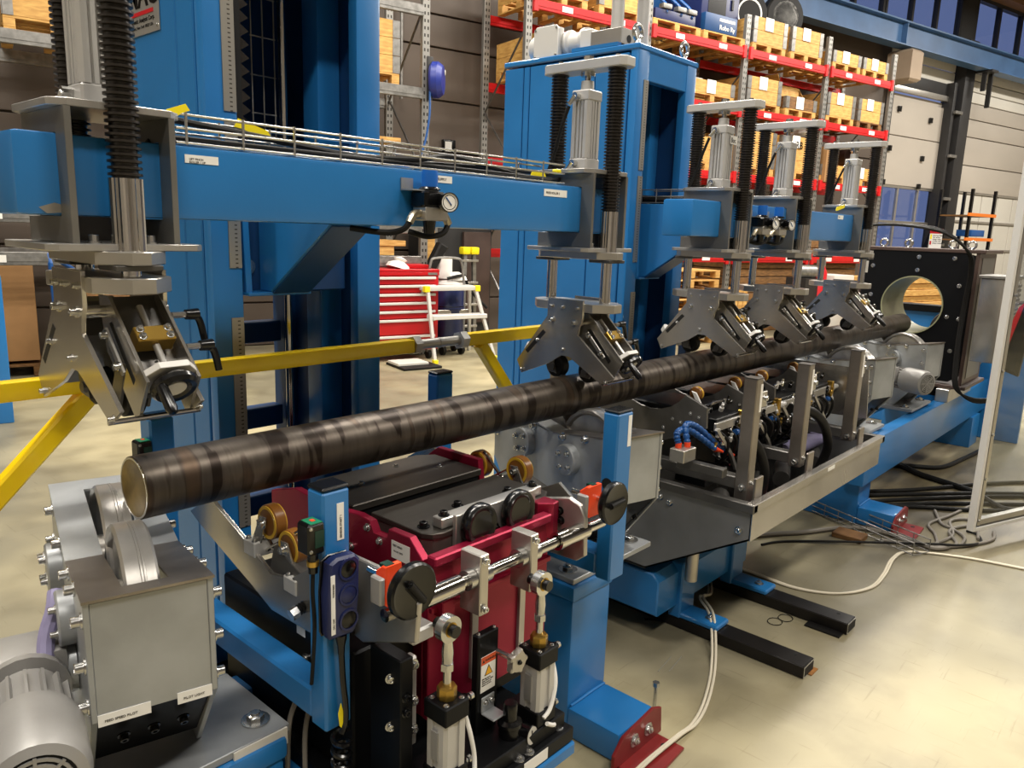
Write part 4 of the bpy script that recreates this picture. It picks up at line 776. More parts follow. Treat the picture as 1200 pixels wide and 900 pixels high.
# ================================================================ on top of the far tower: geared motor, screw tubes, eyes
gm = thing('tower_motor', 'light grey geared motor with square terminal box on top of the far tower', 'motor', (3.62, 2.9, 2.60), world=True)
part(gm, 'motor_body', LIGHTG, ('l', (3.62, 3.14, 2.675), (0, -1, 0), [(.04, -.012), (.066, 0), (.075, .02), (.075, .09), (.07, .095), (.07, .25), (.075, .255), (.075, .27), (.06, .28), (.055, .36), (.075, .36), (.075, .38), (0, .38)], 28)); part(gm, 'terminal_box', LIGHTG, ('b', 3.53, 3.58, 2.90, 3.06, 2.60, 2.76, .01)); part(gm, 'box_lid', LIGHTG, ('p', 'x', [(2.892, 2.60), (2.892, 2.745), (2.91, 2.766), (3.05, 2.766), (3.068, 2.745), (3.068, 2.615), (3.05, 2.597)], 3.515, 3.53, .003))
for y, z in ((2.905, 2.75), (3.055, 2.75), (3.055, 2.61), (2.905, 2.61)): bolts(gm, [(3.515, y, z)], (-1, 0, 0), .005)
part(gm, 'gear_block', ALU, ('b', 3.53, 3.70, 2.48, 2.68, 2.60, 2.70, .004)); part(gm, 'flange', LIGHTG, ('b', 3.54, 3.70, 2.68, 2.76, 2.60, 2.72, .006)); part(gm, 'block_bore', SLOT, ('c', (3.60, 2.479, 2.65), (3.60, 2.4785, 2.65), .02, .02, 16)); part(gm, 'mount_plate', BLUE, ('b', 3.50, 3.56, 2.48, 2.78, 2.602, 2.62))
for i, (x, y) in enumerate(((3.60, 2.56), (3.78, 2.52))):
    single('screw_tube', ['white upright tube rising from the gear block on the far tower', 'white upright tube behind the lifting eye of the far tower'][i], 'tube', CASTALU, ('c', (x, y, 2.60 if i else 2.70), (x, y, 3.3), .034, .034, 20), c=(x, y, 2.7))
for i, (x, y) in enumerate(((3.56, 2.40), (4.03, 2.40))):
    t = thing('lifting_eye', ['steel lifting eye at the near front corner of the far tower top', 'steel lifting eye at the far front corner of the far tower top'][i], 'eye bolt', (x, y, 2.60), world=True)
    pts = [(x + .036 * math.cos(a * PI / 10 ), y, 2.665 + .036 * math.sin(a * PI / 10)) for a in range(21)]; part(t, 'ring', ZBOLT, ('t', pts, .011, 10, False)); part(t, 'collar', ZBOLT, ('c', (x, y, 2.60), (x, y, 2.628), .022, .016, 14))
# ================================================================ wire cable basket on the long crossbeam
wt = thing('cable_basket', 'galvanised wire cable basket with black cables lying on the long crossbeam', 'cable tray', (1.6, 1.9, 1.82), world=True)
for y, z in ((1.842, 1.888), (1.842, 1.857), (1.842, 1.824), (1.88, 1.822), (1.92, 1.822), (1.958, 1.824), (1.958, 1.857), (1.958, 1.888)): part(wt, 'wire', ZBOLT, ('c', (.86, y, z), (2.31, y, z), .0034, .0034, 6))
x = .885
while x < 2.3: part(wt, 'hoop', ZBOLT, ('t', [(x, 1.8405, 1.894), (x, 1.8405, 1.8225), (x, 1.9595, 1.8225), (x, 1.9595, 1.894)], .0036, 6, False)); x += .1445
for i, pts in enumerate(([(.80, 1.86, 1.80), (.86, 1.88, 1.835), (1.2, 1.90, 1.832), (1.6, 1.87, 1.85), (1.8, 1.90, 1.875), (2.1, 1.88, 1.84), (2.36, 1.92, 1.84), (2.45, 1.99, 1.88)], [(.88, 1.93, 1.885), (1.1, 1.92, 1.868), (1.5, 1.94, 1.845), (1.9, 1.91, 1.852), (2.25, 1.95, 1.862), (2.42, 2.03, 1.86)], [(.86, 1.90, 1.832), (1.4, 1.925, 1.832), (2.2, 1.93, 1.832)], [(.9, 1.865, 1.832), (1.5, 1.87, 1.833), (2.25, 1.86, 1.832)])): part(wt, 'cable', RUBBER, ('t', pts, .0085 if i < 2 else .010, 8))
def flag(x0, y0, z0, x1, z1, label): 
    single('yellow_tag', label, 'tag', FLAG, ('p', 'y', [(x0, z0), (x0 + .012, z0 + .022), (x1, z1 + .014), (x1 + .01, z1), (x1 - .01, z1 - .008), (x0 + .02, z0 - .002)], y0, y0 + .002), c=(x0, y0, z0))
flag(.828, 1.838, 1.872, .885, 1.898, 'yellow cable tag at the near end of the wire basket'); flag(1.055, 1.93, 1.886, 1.15, 1.872, 'yellow cable tag lying across the middle of the wire basket'); flag(2.16, 1.88, 1.835, 2.24, 1.845, 'yellow cable tag hanging inside the far end of the wire basket')
single('yellow_tie', 'small yellow cable tie beside the rear bellows of the second hold-down unit', 'cable tie', FLAG, ('b', 2.305, 2.335, 1.875, 1.90, 1.858, 1.876, .004), c=(2.32, 1.89, 1.86))
flag(5.02, 1.83, 1.835, 5.16, 1.862, 'yellow cable tag on the short crossbeam before the last hold-down unit')
w2 = thing('cable_basket', 'short wire cable basket on the far arm beside the far tower', 'cable tray', (3.74, 2.15, 1.82), world=True)
for x, z in ((3.665, 1.885), (3.665, 1.85), (3.665, 1.818), (3.74, 1.816), (3.81, 1.818), (3.81, 1.885)): part(w2, 'wire', GALV, ('c', (x, 1.99, z), (x, 2.40, z), .0024, .0024, 6))
for y in (2.02, 2.11, 2.2, 2.29, 2.38): part(w2, 'hoop', GALV, ('t', [(3.664, y, 1.89), (3.664, y, 1.8165), (3.811, y, 1.8165), (3.811, y, 1.89)], .0026, 6, False))
part(w2, 'cable', RUBBER, ('t', [(3.70, 2.42, 1.84), (3.71, 2.2, 1.83), (3.72, 2.0, 1.835)], .02, 8))
# ================================================================ air regulators with gauges
def regulator(x, label, two=False):
    t = thing('air_regulator', label, 'regulator', (x, 1.82, 1.70), group='air regulators on the crossbeams', world=True); Y = 1.775
    part(t, 'mount_bracket', ZINC, ('b', x - .075, x + .03, 1.765, 1.819, 1.7535, 1.757), ('b', x - .075, x - .03, 1.815, 1.819, 1.757, 1.79))
    part(t, 'adjust_knob', mat('bright_blue_knob', '1560B8', 0, .35) if 'bright_blue_knob' not in MATS else MATS['bright_blue_knob'], ('l', (x, Y, 1.762), (0, 0, 1), [(.024, 0), (.0245, .04), (.023, .052), (0, .053)], 24)); part(t, 'lock_ring', BLACK, ('l', (x, Y, 1.7575), (0, 0, 1), [(.031, 0), (.033, .003), (.026, .009), (0, .009)], 24)); part(t, 'body', BLACK, ('b', x - .045, x + .035, Y - .032, Y + .035, 1.708, 1.753, .005)); part(t, 'manifold', ALU, ('b', x - .04, x + .05, Y - .03, Y + .03, 1.668, 1.708, .003))
    g = Vector((-.3, -.95, .02)).normalized(); gp = Vector((x + .03, Y - .03, 1.722)); part(t, 'gauge_case', BLACK, ('l', gp, g, [(.018, -.01), (.026, .012), (.029, .03), (.029, .042), (.0265, .043), (.0265, .039), (0, .039)], 28)); part(t, 'gauge_dial', WHITE, ('c', gp + g * .039, gp + g * .0395, .0262, .0262, 28)); u = Vector((0, 0, 1)).cross(g).normalized(); part(t, 'dial_scale', BLACK, ('o', gp + g * .0394, gp + g * .0398, .0215, .0195, 28)); part(t, 'needle', BLUEH, ('t', [gp + g * .041 + u * .006 - Vector((0, 0, .008)), gp + g * .041 - u * .012 + Vector((0, 0, .014))], .002, 6, False))
    for s in (-1, 1): part(t, 'elbow_fitting', mat('nickel', 'B8AE98', .9, .28) if 'nickel' not in MATS else MATS['nickel'], ('t', [(x + s * .035, Y, 1.688), (x + s * .058, Y, 1.686), (x + s * .070, Y, 1.674), (x + s * .078, Y, 1.660)], .0125, 10))
    part(t, 'drain', BLACK, ('c', (x, Y, 1.668), (x, Y, 1.63), .02, .016, 16))
    part(t, 'air_hose', RUBBER, ('t', [(x - .077, Y, 1.662), (x - .095, Y + .01, 1.64), (x - .13, Y + .05, 1.63), (x - .2, Y + .12, 1.64)], .009, 8)); part(t, 'air_hose', RUBBER, ('t', [(x + .077, Y, 1.662), (x + .055, Y, 1.632), (x + .01, Y + .02, 1.622), (x - .03, Y + .06, 1.635)], .009, 8))
    return t
regulator(1.588, 'air regulator with blue knob and one white gauge on the long crossbeam'); regulator(3.86, 'nearer of the twin air regulators on the short crossbeam'); regulator(4.06, 'farther of the twin air regulators on the short crossbeam')
# ================================================================ yellow barrier rail
yr = thing('barrier_rail', 'yellow tubular barrier rail with grey turnbuckle behind the bar', 'guard rail', (1.6, 2.2, 0), world=True)
def yrail(n, x0, x1): part(yr, n, YEL, ('b', x0, x1, 2.175, 2.225, 1.187, 1.237, .007))
yrail('rail_tube', -.6, 1.885); yrail('rail_tube', 2.165, 2.78)
def strut(xa, za, xb, zb): 
    d = Vector((xb - xa, 0, zb - za)).normalized(); n_ = Vector((-d.z, 0, d.x)) * .025
    part(yr, 'diagonal_strut', YEL, ('p', 'y', [(xa + n_.x, za + n_.z), (xb + n_.x, zb + n_.z), (xb - n_.x, zb - n_.z), (xa - n_.x, za - n_.z)], 2.178, 2.222, .006))
strut(.765, 1.19, -.66, -.236); strut(2.25, 1.19, 3.43, -.236)
part(yr, 'turnbuckle', ALU, ('c', (1.92, 2.2, 1.212), (2.13, 2.2, 1.212), .019, .019, 20)); part(yr, 'thread_joint', STEEL, ('c', (2.02, 2.2, 1.212), (2.028, 2.2, 1.212), .0205, .0205, 20)); part(yr, 'hex_nut', ALU, ('c', (1.885, 2.2, 1.212), (1.918, 2.2, 1.212), .036, .036, 6)); part(yr, 'hex_nut', LIGHTG, ('c', (2.13, 2.2, 1.212), (2.165, 2.2, 1.212), .036, .036, 6))
for x in (-.68, 3.45): part(yr, 'floor_plate', YEL, ('b', x - .08, x + .08, 2.12, 2.28, -.236, -.224, .003))
# ================================================================ stainless trough with inspection heads
GTR = mat('grey_trough_sheet', '7C7D7E', .35, .42, .1, 5)
tr = thing('spray_trough', 'open stainless steel trough with folded rim below the bar', 'trough', (3.8, 1.9, .1), world=True)
prof = [(1.28, .565), (1.28, .407), (1.77, .125), (2.03, .125), (2.52, .407), (2.52, .565)]
for x in (2.95, 4.582): part(tr, 'end_wall', GTR, ('p', 'x', prof, x, x + .008))
part(tr, 'front_wall', STAIN, ('b', 2.95, 4.59, 1.276, 1.284, .405, .565)); part(tr, 'back_wall', STAIN, ('b', 2.95, 4.59, 2.516, 2.524, .405, .565)); part(tr, 'slope_front', DSTEEL, ('p', 'x', [(1.28, .407), (1.77, .125), (1.77, .132), (1.284, .414)], 2.95, 4.59)); part(tr, 'slope_back', DSTEEL, ('p', 'x', [(2.52, .407), (2.03, .125), (2.03, .132), (2.516, .414)], 2.95, 4.59)); part(tr, 'sump_floor', DSTEEL, ('b', 2.95, 4.59, 1.77, 2.03, .122, .132))
part(tr, 'front_rim', STAIN, ('b', 2.93, 4.61, 1.262, 1.30, .535, .572, .003)); part(tr, 'back_rim', STAIN, ('b', 2.93, 4.61, 2.50, 2.54, .535, .572, .003)); part(tr, 'near_rim', DSTEEL, ('b', 2.925, 2.965, 1.262, 2.54, .533, .571, .003)); part(tr, 'far_rim', DSTEEL, ('b', 4.57, 4.61, 1.262, 2.54, .533, .571, .003)); part(tr, 'label_plate', WHITE, ('b', 3.74, 3.83, 1.2605, 1.262, .545, .562)); bolts(tr, [(2.95, 1.33, .44), (2.95, 1.715, .49), (2.95, 1.665, .475)], (-1, 0, 0), .012); part(tr, 'drain_pipe', ALU, ('c', (3.12, 1.62, .06), (3.12, 1.62, .26), .03, .03, 18))
# bucket-like filler below the trough: far pedestal
part(br, 'trough_beam', BLUE, ('b', 3.1, 5.2, 1.80, 2.0, .02, .12, .008))
for i, x in enumerate((3.06, 3.62, 4.33)):
    t = thing('stainless_gantry', ['first square stainless U-frame at the near corner of the trough', 'middle square stainless U-frame standing in the trough', 'last square stainless U-frame, in front of the third roller station'][i], 'frame', (x, 1.9, .5), group='stainless frames in the trough', world=True)
    for y in (1.375, 2.425): part(t, 'post', ROOFM, ('b', x - .03, x + .03, y - .03, y + .03, .575 if i else .52, 1.075, .004)); part(t, 'post_cap', DSTEEL, ('b', x - .031, x + .031, y - .031, y + .031, 1.0735, 1.0775))
    part(t, 'crossbar', DSTEEL, ('b', x - .028, x + .028, 1.405, 2.395, .585, .64, .004))
    part(t, 'label_strip', WHITE, ('b', x + .008, x + .027, 1.3435, 1.345, .93, 1.05)); part(t, 'mount_plate', ALU, ('b', x + .031, x + .15, 1.375, 1.383, .93, 1.0, .002)); bolts(t, [(x + .125, 1.375, .97)], (0, -1, 0), .011); 
    part(t, 'foot_plate', ROOFM, ('b', x - .05, x + .02, 1.30, 1.312, .50, .66, .002)); bolts(t, [(x - .031, 1.37, .60)], (-1, 0, 0), .012); bolts(t, [(x + .0, 1.345, .62)], (0, -1, 0), .008)
for i, x in enumerate((3.30, 3.70, 4.02, 4.45)):
    t = thing('inspection_head', ['first inspection head at the near end of the trough, with riveted cradle plate', 'second inspection head in the trough, between the first two stainless frames', 'third inspection head in the trough, behind the middle stainless frame', 'last inspection head in the trough, before the third roller station'][i], 'sensor head', (x, 1.85, .7), group='inspection heads under the bar', world=True)
    cr = [(1.60, .80), (1.605, .895)] + [(1.90 - .20 * math.cos(a * PI / 8 * .75 + .4), 1.0 - .16 * math.sin(a * PI / 8 * .75 + .4)) for a in range(0, 9)] + [(2.20, .90), (2.2, .80), (1.9, .66)]
    part(t, 'cradle_plate', DSTEEL, ('p', 'x', cr, x - .19, x - .175, .002)); bolts(t, [(x - .19, 1.64 + .045 * q, .845 - .02 * q + .03 * (q % 2)) for q in range(5)], (-1, 0, 0), .006)
    part(t, 'shoe_block', PHEN, ('b', x - .16, x + .12, 1.70, 2.1, .72, .868, .006)); part(t, 'side_block', BANOD, ('b', x - .10, x + .14, 1.60, 1.70, .77, .83, .004)); part(t, 'tie_bar', STEEL, ('b', x - .12, x + .2, 1.585, 1.60, .775, .815, .002))
    wl = part(t, 'guide_wheel', URETH, ('l', (x + .01, 1.775, .905), (1, 0, 0), [(0, 0), (.03, 0), (.034, .004), (.034, .026), (.03, .03), (0, .03)], 24)); part(wl, 'wheel_groove', URETHY, ('o', (x + .02, 1.775, .905), (x + .03, 1.775, .905), .0346, .03, 24)); part(t, 'wheel_arm', LIGHTG, ('p', 'x', [(1.76, .915), (1.785, .92), (1.735, .83), (1.71, .835)], x - .012, x - .002, .002)); part(t, 'arm_pivot', ZBOLT, ('c', (x - .03, 1.725, .84), (x + .05, 1.725, .84), .016, .016, 12))
    part(t, 'guard_strip', CHROME, ('t', [(x - .16, 1.66, .80), (x - .13, 1.66, .855), (x - .02, 1.68, .872), (x + .18, 1.68, .875)], .007, 6)); part(t, 'gold_fitting', BRASS, ('b', x + .13, x + .16, 1.575, 1.61, .75, .84, .004)); part(t, 'valve_body', CASTALU, ('l', (x + .16, 1.60, .80), (1, -.2, 0), [(.02, 0), (.02, .04), (.014, .05), (.014, .07), (0, .07)], 14)); part(t, 'blue_collar', BLUEH, ('c', (x + .06, 1.58, .745), (x + .10, 1.58, .74), .015, .015, 12))
    for q in range(14):
        px, py, pz = (x - .1 + .06 * q, 1.66 + random.uniform(-.02, .03), .84 + random.uniform(-.005, .02)) if q < 5 else (x - .14 + .035 * (q - 5), random.choice((1.585, 1.60, 1.575)), random.uniform(.69, .80)); part(t, 'hose_fitting', (ZBOLT, BLACK, CASTALU, ZBOLT, BLACK, BRASS, CASTALU)[q % 7], ('l', (px, py, pz), (random.uniform(-.4, .4), random.uniform(-.5, .2), 1), [(.011, 0), (.011, .02), (.007, .024), (.007, .04), (0, .041)], 10))
    for q in range(3):
        px = x - .08 + .08 * q; part(t, 'air_hose', RUBBER, ('t', [(px, 1.62, .78), (px + .03, 1.56, .73), (px + .05, 1.58, .64), (px + .1, 1.66, .56), (px + .08, 1.75, .48)], .008, 8))
    part(t, 'swing_frame', STEEL, ('t', [(x - .13, 1.58, .79), (x + .0, 1.56, .65), (x + .06, 1.56, .57)], .011, 4, False)); part(t, 'swing_frame', STEEL, ('t', [(x - .03, 1.70, .80), (x + .08, 1.68, .66), (x + .12, 1.68, .58)], .011, 4, False))
    for k in (.25, .6, .9): part(t, 'swing_rung', CHROME, ('c', (x - .13 + .19 * k, 1.58, .79 - .22 * k), (x - .03 + .15 * k, 1.70, .80 - .22 * k), .006, .006, 8))
    part(t, 'lower_column', DSTEEL, ('b', x - .06, x + .06, 1.78, 2.0, .14, .72, .004)); part(t, 'lower_bracket', BANOD, ('b', x - .12, x + .10, 1.62, 1.78, .50, .56, .004)); part(t, 'pump_body', DSTEEL, ('c', (x - .12, 1.55, .40), (x + .05, 1.62, .42), .045, .045, 14))
bh = thing('coolant_hoses', 'two blue segmented coolant hoses with orange nozzles in the trough', 'hose', (2.85, 1.6, .78), world=True)
part(bh, 'valve_block', ALU, ('b', 2.80, 2.90, 1.53, 1.60, .715, .77, .003))
for j, (dx, pts) in enumerate(((0, [(2.835, 1.58, .785), (2.85, 1.60, .825), (2.95, 1.61, .825), (3.08, 1.60, .76), (3.17, 1.58, .70)]), (.05, [(2.875, 1.56, .785), (2.92, 1.60, .85), (3.05, 1.61, .815), (3.2, 1.60, .72), (3.29, 1.58, .66)]))):
    P_ = smooth_path(pts, 8); pr = []
    for a, c in zip(P_[::2], P_[2::2]): d = (c - a); part(bh, 'hose_segment', BLUEH, ('l', a, d, [(.010, 0), (.0145, d.length * .35), (.0145, d.length * .75), (.009, d.length * 1.02), (0, d.length * 1.02)], 12))
    part(bh, 'orange_valve', ORANGE, ('c', (2.835 + .04 * j, 1.58 - .02 * j, .77), (2.835 + .04 * j, 1.58 - .02 * j, .79), .014, .014, 12)); e_ = P_[-1]; part(bh, 'nozzle', ORANGE, ('c', e_, e_ + Vector((.05, -.015, -.02)), .013, .006, 10))
part(tr, 'hose_bar', DSTEEL, ('b', 2.90, 2.94, 1.40, 1.62, .66, .70, .003))
def corrug(label, pts, r):
    t = smooth_path(pts, 14); single('corrugated_hose', label, 'hose', RUBBER, ('t', pts, r, 12), c=pts[0])
corrug('black corrugated hose curving down beside the first stainless frame', [(3.20, 1.46, .80), (3.27, 1.42, .72), (3.32, 1.40, .60), (3.33, 1.42, .45), (3.33, 1.5, .3)], .022); corrug('black corrugated hose arching down beside the middle stainless frame', [(3.75, 1.48, .82), (3.90, 1.43, .79), (4.02, 1.40, .70), (4.10, 1.40, .56), (4.10, 1.45, .40)], .024)
single('red_hose', 'short red corrugated hose lying in the trough', 'hose', REDPL, ('t', [(3.30, 1.36, .46), (3.38, 1.345, .475), (3.48, 1.34, .47), (3.55, 1.36, .44)], .014, 10), c=(3.4, 1.35, .46)); single('splash_sheet', 'stainless splash sheet between trough and third roller station', 'sheet', STAIN, ('p', 'x', [(1.40, .63), (1.42, .92), (2.3, .92), (2.3, .60)], 4.70, 4.708), c=(4.7, 1.8, .6)); single('grey_pipe', 'lilac-grey pipe at the far end of the trough', 'pipe', PURPLE, ('c', (4.05, 1.62, .50), (4.55, 1.62, .50), .05, .05, 18), c=(4.3, 1.62, .5)); single('lilac_conduit', 'lilac plastic tube beside the nearest station motor', 'pipe', PURPLE, ('t', [(.53, 1.84, .81), (.515, 1.81, .785), (.484, 1.78, .722), (.46, 1.7, .62)], .018, 10), c=(.5, 1.8, .75))
single('ribbed_conduit', 'lilac ribbed conduit behind the second roller station', 'pipe', PURPLE, ('t', [(2.18, 2.45, .80), (2.3, 2.4, .83), (2.42, 2.36, .86)], .03, 10), c=(2.3, 2.4, .83))
# ================================================================ black ring box at the bar end
rb_ = thing('ring_box', 'black square test box with a big resin tube through its face', 'test box', (7.5, 1.9, .5), world=True)
RC = (1.90, 1.136); n = 48
bm = bmesh.new()
def ringface(bm, x, r, y0, y1, z0, z1):
    sq = []
    for k in range(n):
        a = 2 * PI * k / n; c, s = math.cos(a), math.sin(a); dx = (y1 - RC[0]) if c > 0 else (RC[0] - y0); dz = (z1 - RC[1]) if s > 0 else (RC[1] - z0)
        q = min(dx / max(abs(c), 1e-6), dz / max(abs(s), 1e-6)); sq.append((RC[0] + c * q, RC[1] + s * q))
    return [bm.verts.new((x, RC[0] + r * math.cos(2 * PI * k / n), RC[1] + r * math.sin(2 * PI * k / n))) for k in range(n)], [bm.verts.new((x, y, z)) for y, z in sq]
A, B_ = ringface(bm, 7.20, .245, 1.47, 2.33, .52, 1.585); A2, B2 = ringface(bm, 7.26, .245, 1.47, 2.33, .52, 1.585)
for k in range(n):
    k2 = (k + 1) % n; bm.faces.new((A[k], A[k2], B_[k2], B_[k])); bm.faces.new((A2[k], B2[k], B2[k2], A2[k2])); bm.faces.new((B_[k], B_[k2], B2[k2], B2[k])); bm.faces.new((A[k], A2[k], A2[k2], A[k2]))
bmesh.ops.recalc_face_normals(bm, faces=bm.faces); bmesh.ops.translate(bm, verts=bm.verts, vec=-Vector((7.5, 1.9, .5)))
me = bpy.data.meshes.new('face_plate'); bm.to_mesh(me); bm.free(); me.materials.append(PHEN); put('face_plate', me, rb_)
part(rb_, 'resin_tube', RESIN, ('o', (7.185, RC[0], RC[1]), (7.80, RC[0], RC[1]), .245, .235, 56)); part(rb_, 'top_plate', BROWNP, ('b', 7.19, 7.86, 1.40, 2.36, 1.585, 1.615, .004)); part(rb_, 'side_plate', BROWNP, ('b', 7.2, 7.82, 1.44, 1.468, .50, 1.585)); part(rb_, 'side_plate', BROWNP, ('b', 7.2, 7.82, 2.33, 2.36, .50, 1.585)); part(rb_, 'bottom_plate', BROWNP, ('b', 7.16, 7.86, 1.40, 2.38, .47, .50, .004)); part(rb_, 'side_window', DSTEEL, ('b', 7.30, 7.75, 1.436, 1.44, .55, 1.55)); part(rb_, 'foot_rail', ALU, ('b', 7.1, 7.9, 1.50, 1.60, .36, .47, .004)); part(rb_, 'foot_rail', ALU, ('b', 7.1, 7.9, 2.21, 2.31, .36, .47, .004)); part(rb_, 'cross_rail', BANOD, ('b', 7.25, 7.8, 1.6, 2.2, .38, .47))
bolts(rb_, [(7.2, y, z) for y, z in ((2.25, 1.45), (2.22, .95), (1.89, 1.54), (1.89, 1.43), (1.62, 1.54), (1.56, 1.32), (1.62, 1.06), (1.53, 1.05), (1.56, .78), (2.24, 1.2))], (-1, 0, 0), .012)
for y in (2.20, 2.0, 1.66, 1.52):
    e_ = thing('lifting_eye', {2.20: 'leftmost steel lifting ring on top of the black test box', 2.0: 'steel lifting ring just left of the warning card on the black test box', 1.66: 'steel lifting ring just right of the warning card on the black test box', 1.52: 'rightmost steel lifting ring on top of the black test box'}[y], 'eye bolt', (7.26, y, 1.615), world=True); part(e_, 'ring', ZBOLT, ('t', [(7.26, y + .03 * math.cos(a * PI / 10), 1.65 + .03 * math.sin(a * PI / 10)) for a in range(21)], .009, 8, False)); part(e_, 'collar', ZBOLT, ('c', (7.26, y, 1.615), (7.26, y, 1.63), .018, .014, 12))
sg = thing('warning_sign', 'small white warning card with red heading leaning on the black test box', 'sign', (7.28, 1.80, 1.615), world=True); part(sg, 'card', WHITE, ('b', 7.276, 7.28, 1.755, 1.85, 1.617, 1.775)); part(sg, 'heading', REDPL, ('b', 7.2745, 7.276, 1.755, 1.85, 1.737, 1.775)); text(sg, 'WARNING', .02, (7.274, 1.845, 1.748), ROT_MX); text(sg, 'Strong field\nNo entry\nKeep clear\nof the coil\nwhen running', .0155, (7.2755, 1.825, 1.715), ROT_MX); part(sg, 'stand_leg', BLACK, ('p', 'x', [(1.86, 1.617), (1.85, 1.77), (1.90, 1.617)], 7.281, 7.30)); part(sg, 'pictogram', FLAG, ('b', 7.275, 7.276, 1.832, 1.846, 1.69, 1.73)); part(sg, 'pictogram', REDPL, ('b', 7.275, 7.276, 1.832, 1.846, 1.645, 1.675))
fu = thing('fan_cabinet', 'grey steel filter cabinet with grille beside the black test box', 'cabinet', (7.2, 1.25, .7), world=True); part(fu, 'shell', STAIN, ('b', 7.02, 7.4, 1.16, 1.375, .74, 1.40, .008)); part(fu, 'lid', GALV, ('b', 7.0, 7.42, 1.15, 1.39, 1.40, 1.425, .004)); part(fu, 'notice', WHITE, ('b', 7.14, 7.28, 1.1585, 1.16, 1.19, 1.38))
for k in range(16): part(fu, 'grille_slat', DSTEEL, ('b', 7.06, 7.38, 1.152, 1.16, .78 + k * .037, .80 + k * .037))
single('black_coat', 'black jacket with red lining hanging beside the grey filter cabinet', 'jacket', RUBBER, ('p', 'x', [(1.03, .66), (1.0, 1.08), (1.06, 1.25), (1.13, 1.0), (1.15, .70)], 7.0, 7.12, .03), c=(7.05, 1.1, .7)); single('red_scarf', 'red cloth hanging in front of the grey filter cabinet', 'cloth', REDPL, ('p', 'x', [(1.12, .88), (1.07, 1.13), (1.05, 1.24), (1.085, 1.20), (1.17, .88)], 6.965, 6.985, .004), c=(6.97, 1.1, .9))
ca = thing('arched_cables', 'bundle of black cables arching over the black test box', 'cable', (6.9, 1.9, 1.7), world=True)
for k in range(3): d = .012 * k; part(ca, 'cable', RUBBER, ('t', [(5.75, 1.90 + d, 1.76), (6.2, 1.80 + d, 1.78), (6.7, 1.62 + d, 1.74 + d), (7.02, 1.49 + d, 1.60 + d), (7.12, 1.46 + d, 1.45), (7.15, 1.48 + d, 1.1), (7.10, 1.47 + d, .72), (7.06, 1.43 + d, .50), (7.12, 1.32, .40 + d), (7.3, 1.2, .40 + d)], .010, 8))
part(ca, 'cable', RUBBER, ('t', [(5.62, 1.9, 1.70), (5.68, 1.85, 1.66), (5.72, 1.84, 1.5)], .009, 8)); part(ca, 'white_grip', LIGHTG, ('c', (5.72, 1.84, 1.52), (5.72, 1.84, 1.44), .02, .02, 12)); part(ca, 'end_plate', ALU, ('b', 5.60, 5.68, 1.83, 1.97, 1.72, 1.78, .003)); part(ca, 'blue_valve', BLUEH, ('b', 5.56, 5.62, 1.82, 1.87, 1.62, 1.69, .006))
# pipe loop and machine beyond the ring: second roller seen through the tube
xs = thing('exit_stand', 'blue exit stand with dark roller seen through the resin tube of the test box', 'roller stand', (8.6, 1.9, -.236), world=True); part(xs, 'roller', DSTEEL, ('c', (8.35, 1.82, .84), (8.43, 1.84, .84), .19, .19, 36)); part(xs, 'blue_panel', BLUE, ('b', 8.75, 8.81, 1.2, 2.6, -.236, .97, .006)); part(xs, 'black_rail', BANOD, ('b', 8.7, 8.86, 1.2, 2.6, .97, 1.04, .004)); part(xs, 'roller_block', ALU, ('b', 8.3, 8.75, 1.6, 2.1, .5, .72, .006))
# ================================================================ aluminium guard door standing open
dr = thing('guard_door', 'tall aluminium profile guard door with clear panel at the picture edge', 'door', (4.73, .80, .1), math.atan2(-.181, .479)); L_ = 1.1
for x, nme in ((0, 'stile'), (L_ - .05, 'stile')): part(dr, nme, LIGHTG, ('b', x, x + .022, -.02, .02, 0, 2.25, .002)); part(dr, 'stile_groove', DSTEEL, ('b', x + .022, x + .034, -.012, .012, .02, 2.23)); part(dr, 'inner_stile', ALU, ('b', x + .034, x + .06, -.018, .018, .03, 2.22, .002))
for z in (0, 2.2): part(dr, 'rail', LIGHTG, ('b', .02, L_, -.02, .02, z, z + .02, .002)); part(dr, 'rail_groove', DSTEEL, ('b', .06, L_ - .05, -.012, .012, z + .02, z + .034)); part(dr, 'inner_rail', ALU, ('b', .06, L_ - .05, -.018, .018, z + .034, z + .065, .002))
part(dr, 'clear_panel', CLEAR, ('b', .06, L_ - .05, -.003, .003, .065, 2.2))
for z in (.06, .3, .55, .9, 1.3): part(dr, 'corner_screw', ZBOLT, ('c', (.04, -.018, z), (.04, -.026, z), .008, .008, 8))
cbn = thing('pale_cabinet', 'pale grey cabinet seen through the clear guard door', 'cabinet', (7.2, .35, 0), math.radians(-20)); part(cbn, 'carcass', LIGHTP, ('b', 0, .9, -.5, .0, .08, 2.0, .01)); part(cbn, 'door_leaf', LIGHTP, ('b', .02, .88, -.53, -.5, .12, 1.96, .006)); part(cbn, 'side_rib', LIGHTP, ('b', -.012, 0, -.42, -.08, .12, 1.96, .004)); part(cbn, 'plinth', DARKST, ('b', .02, .88, -.48, -.02, 0, .08))
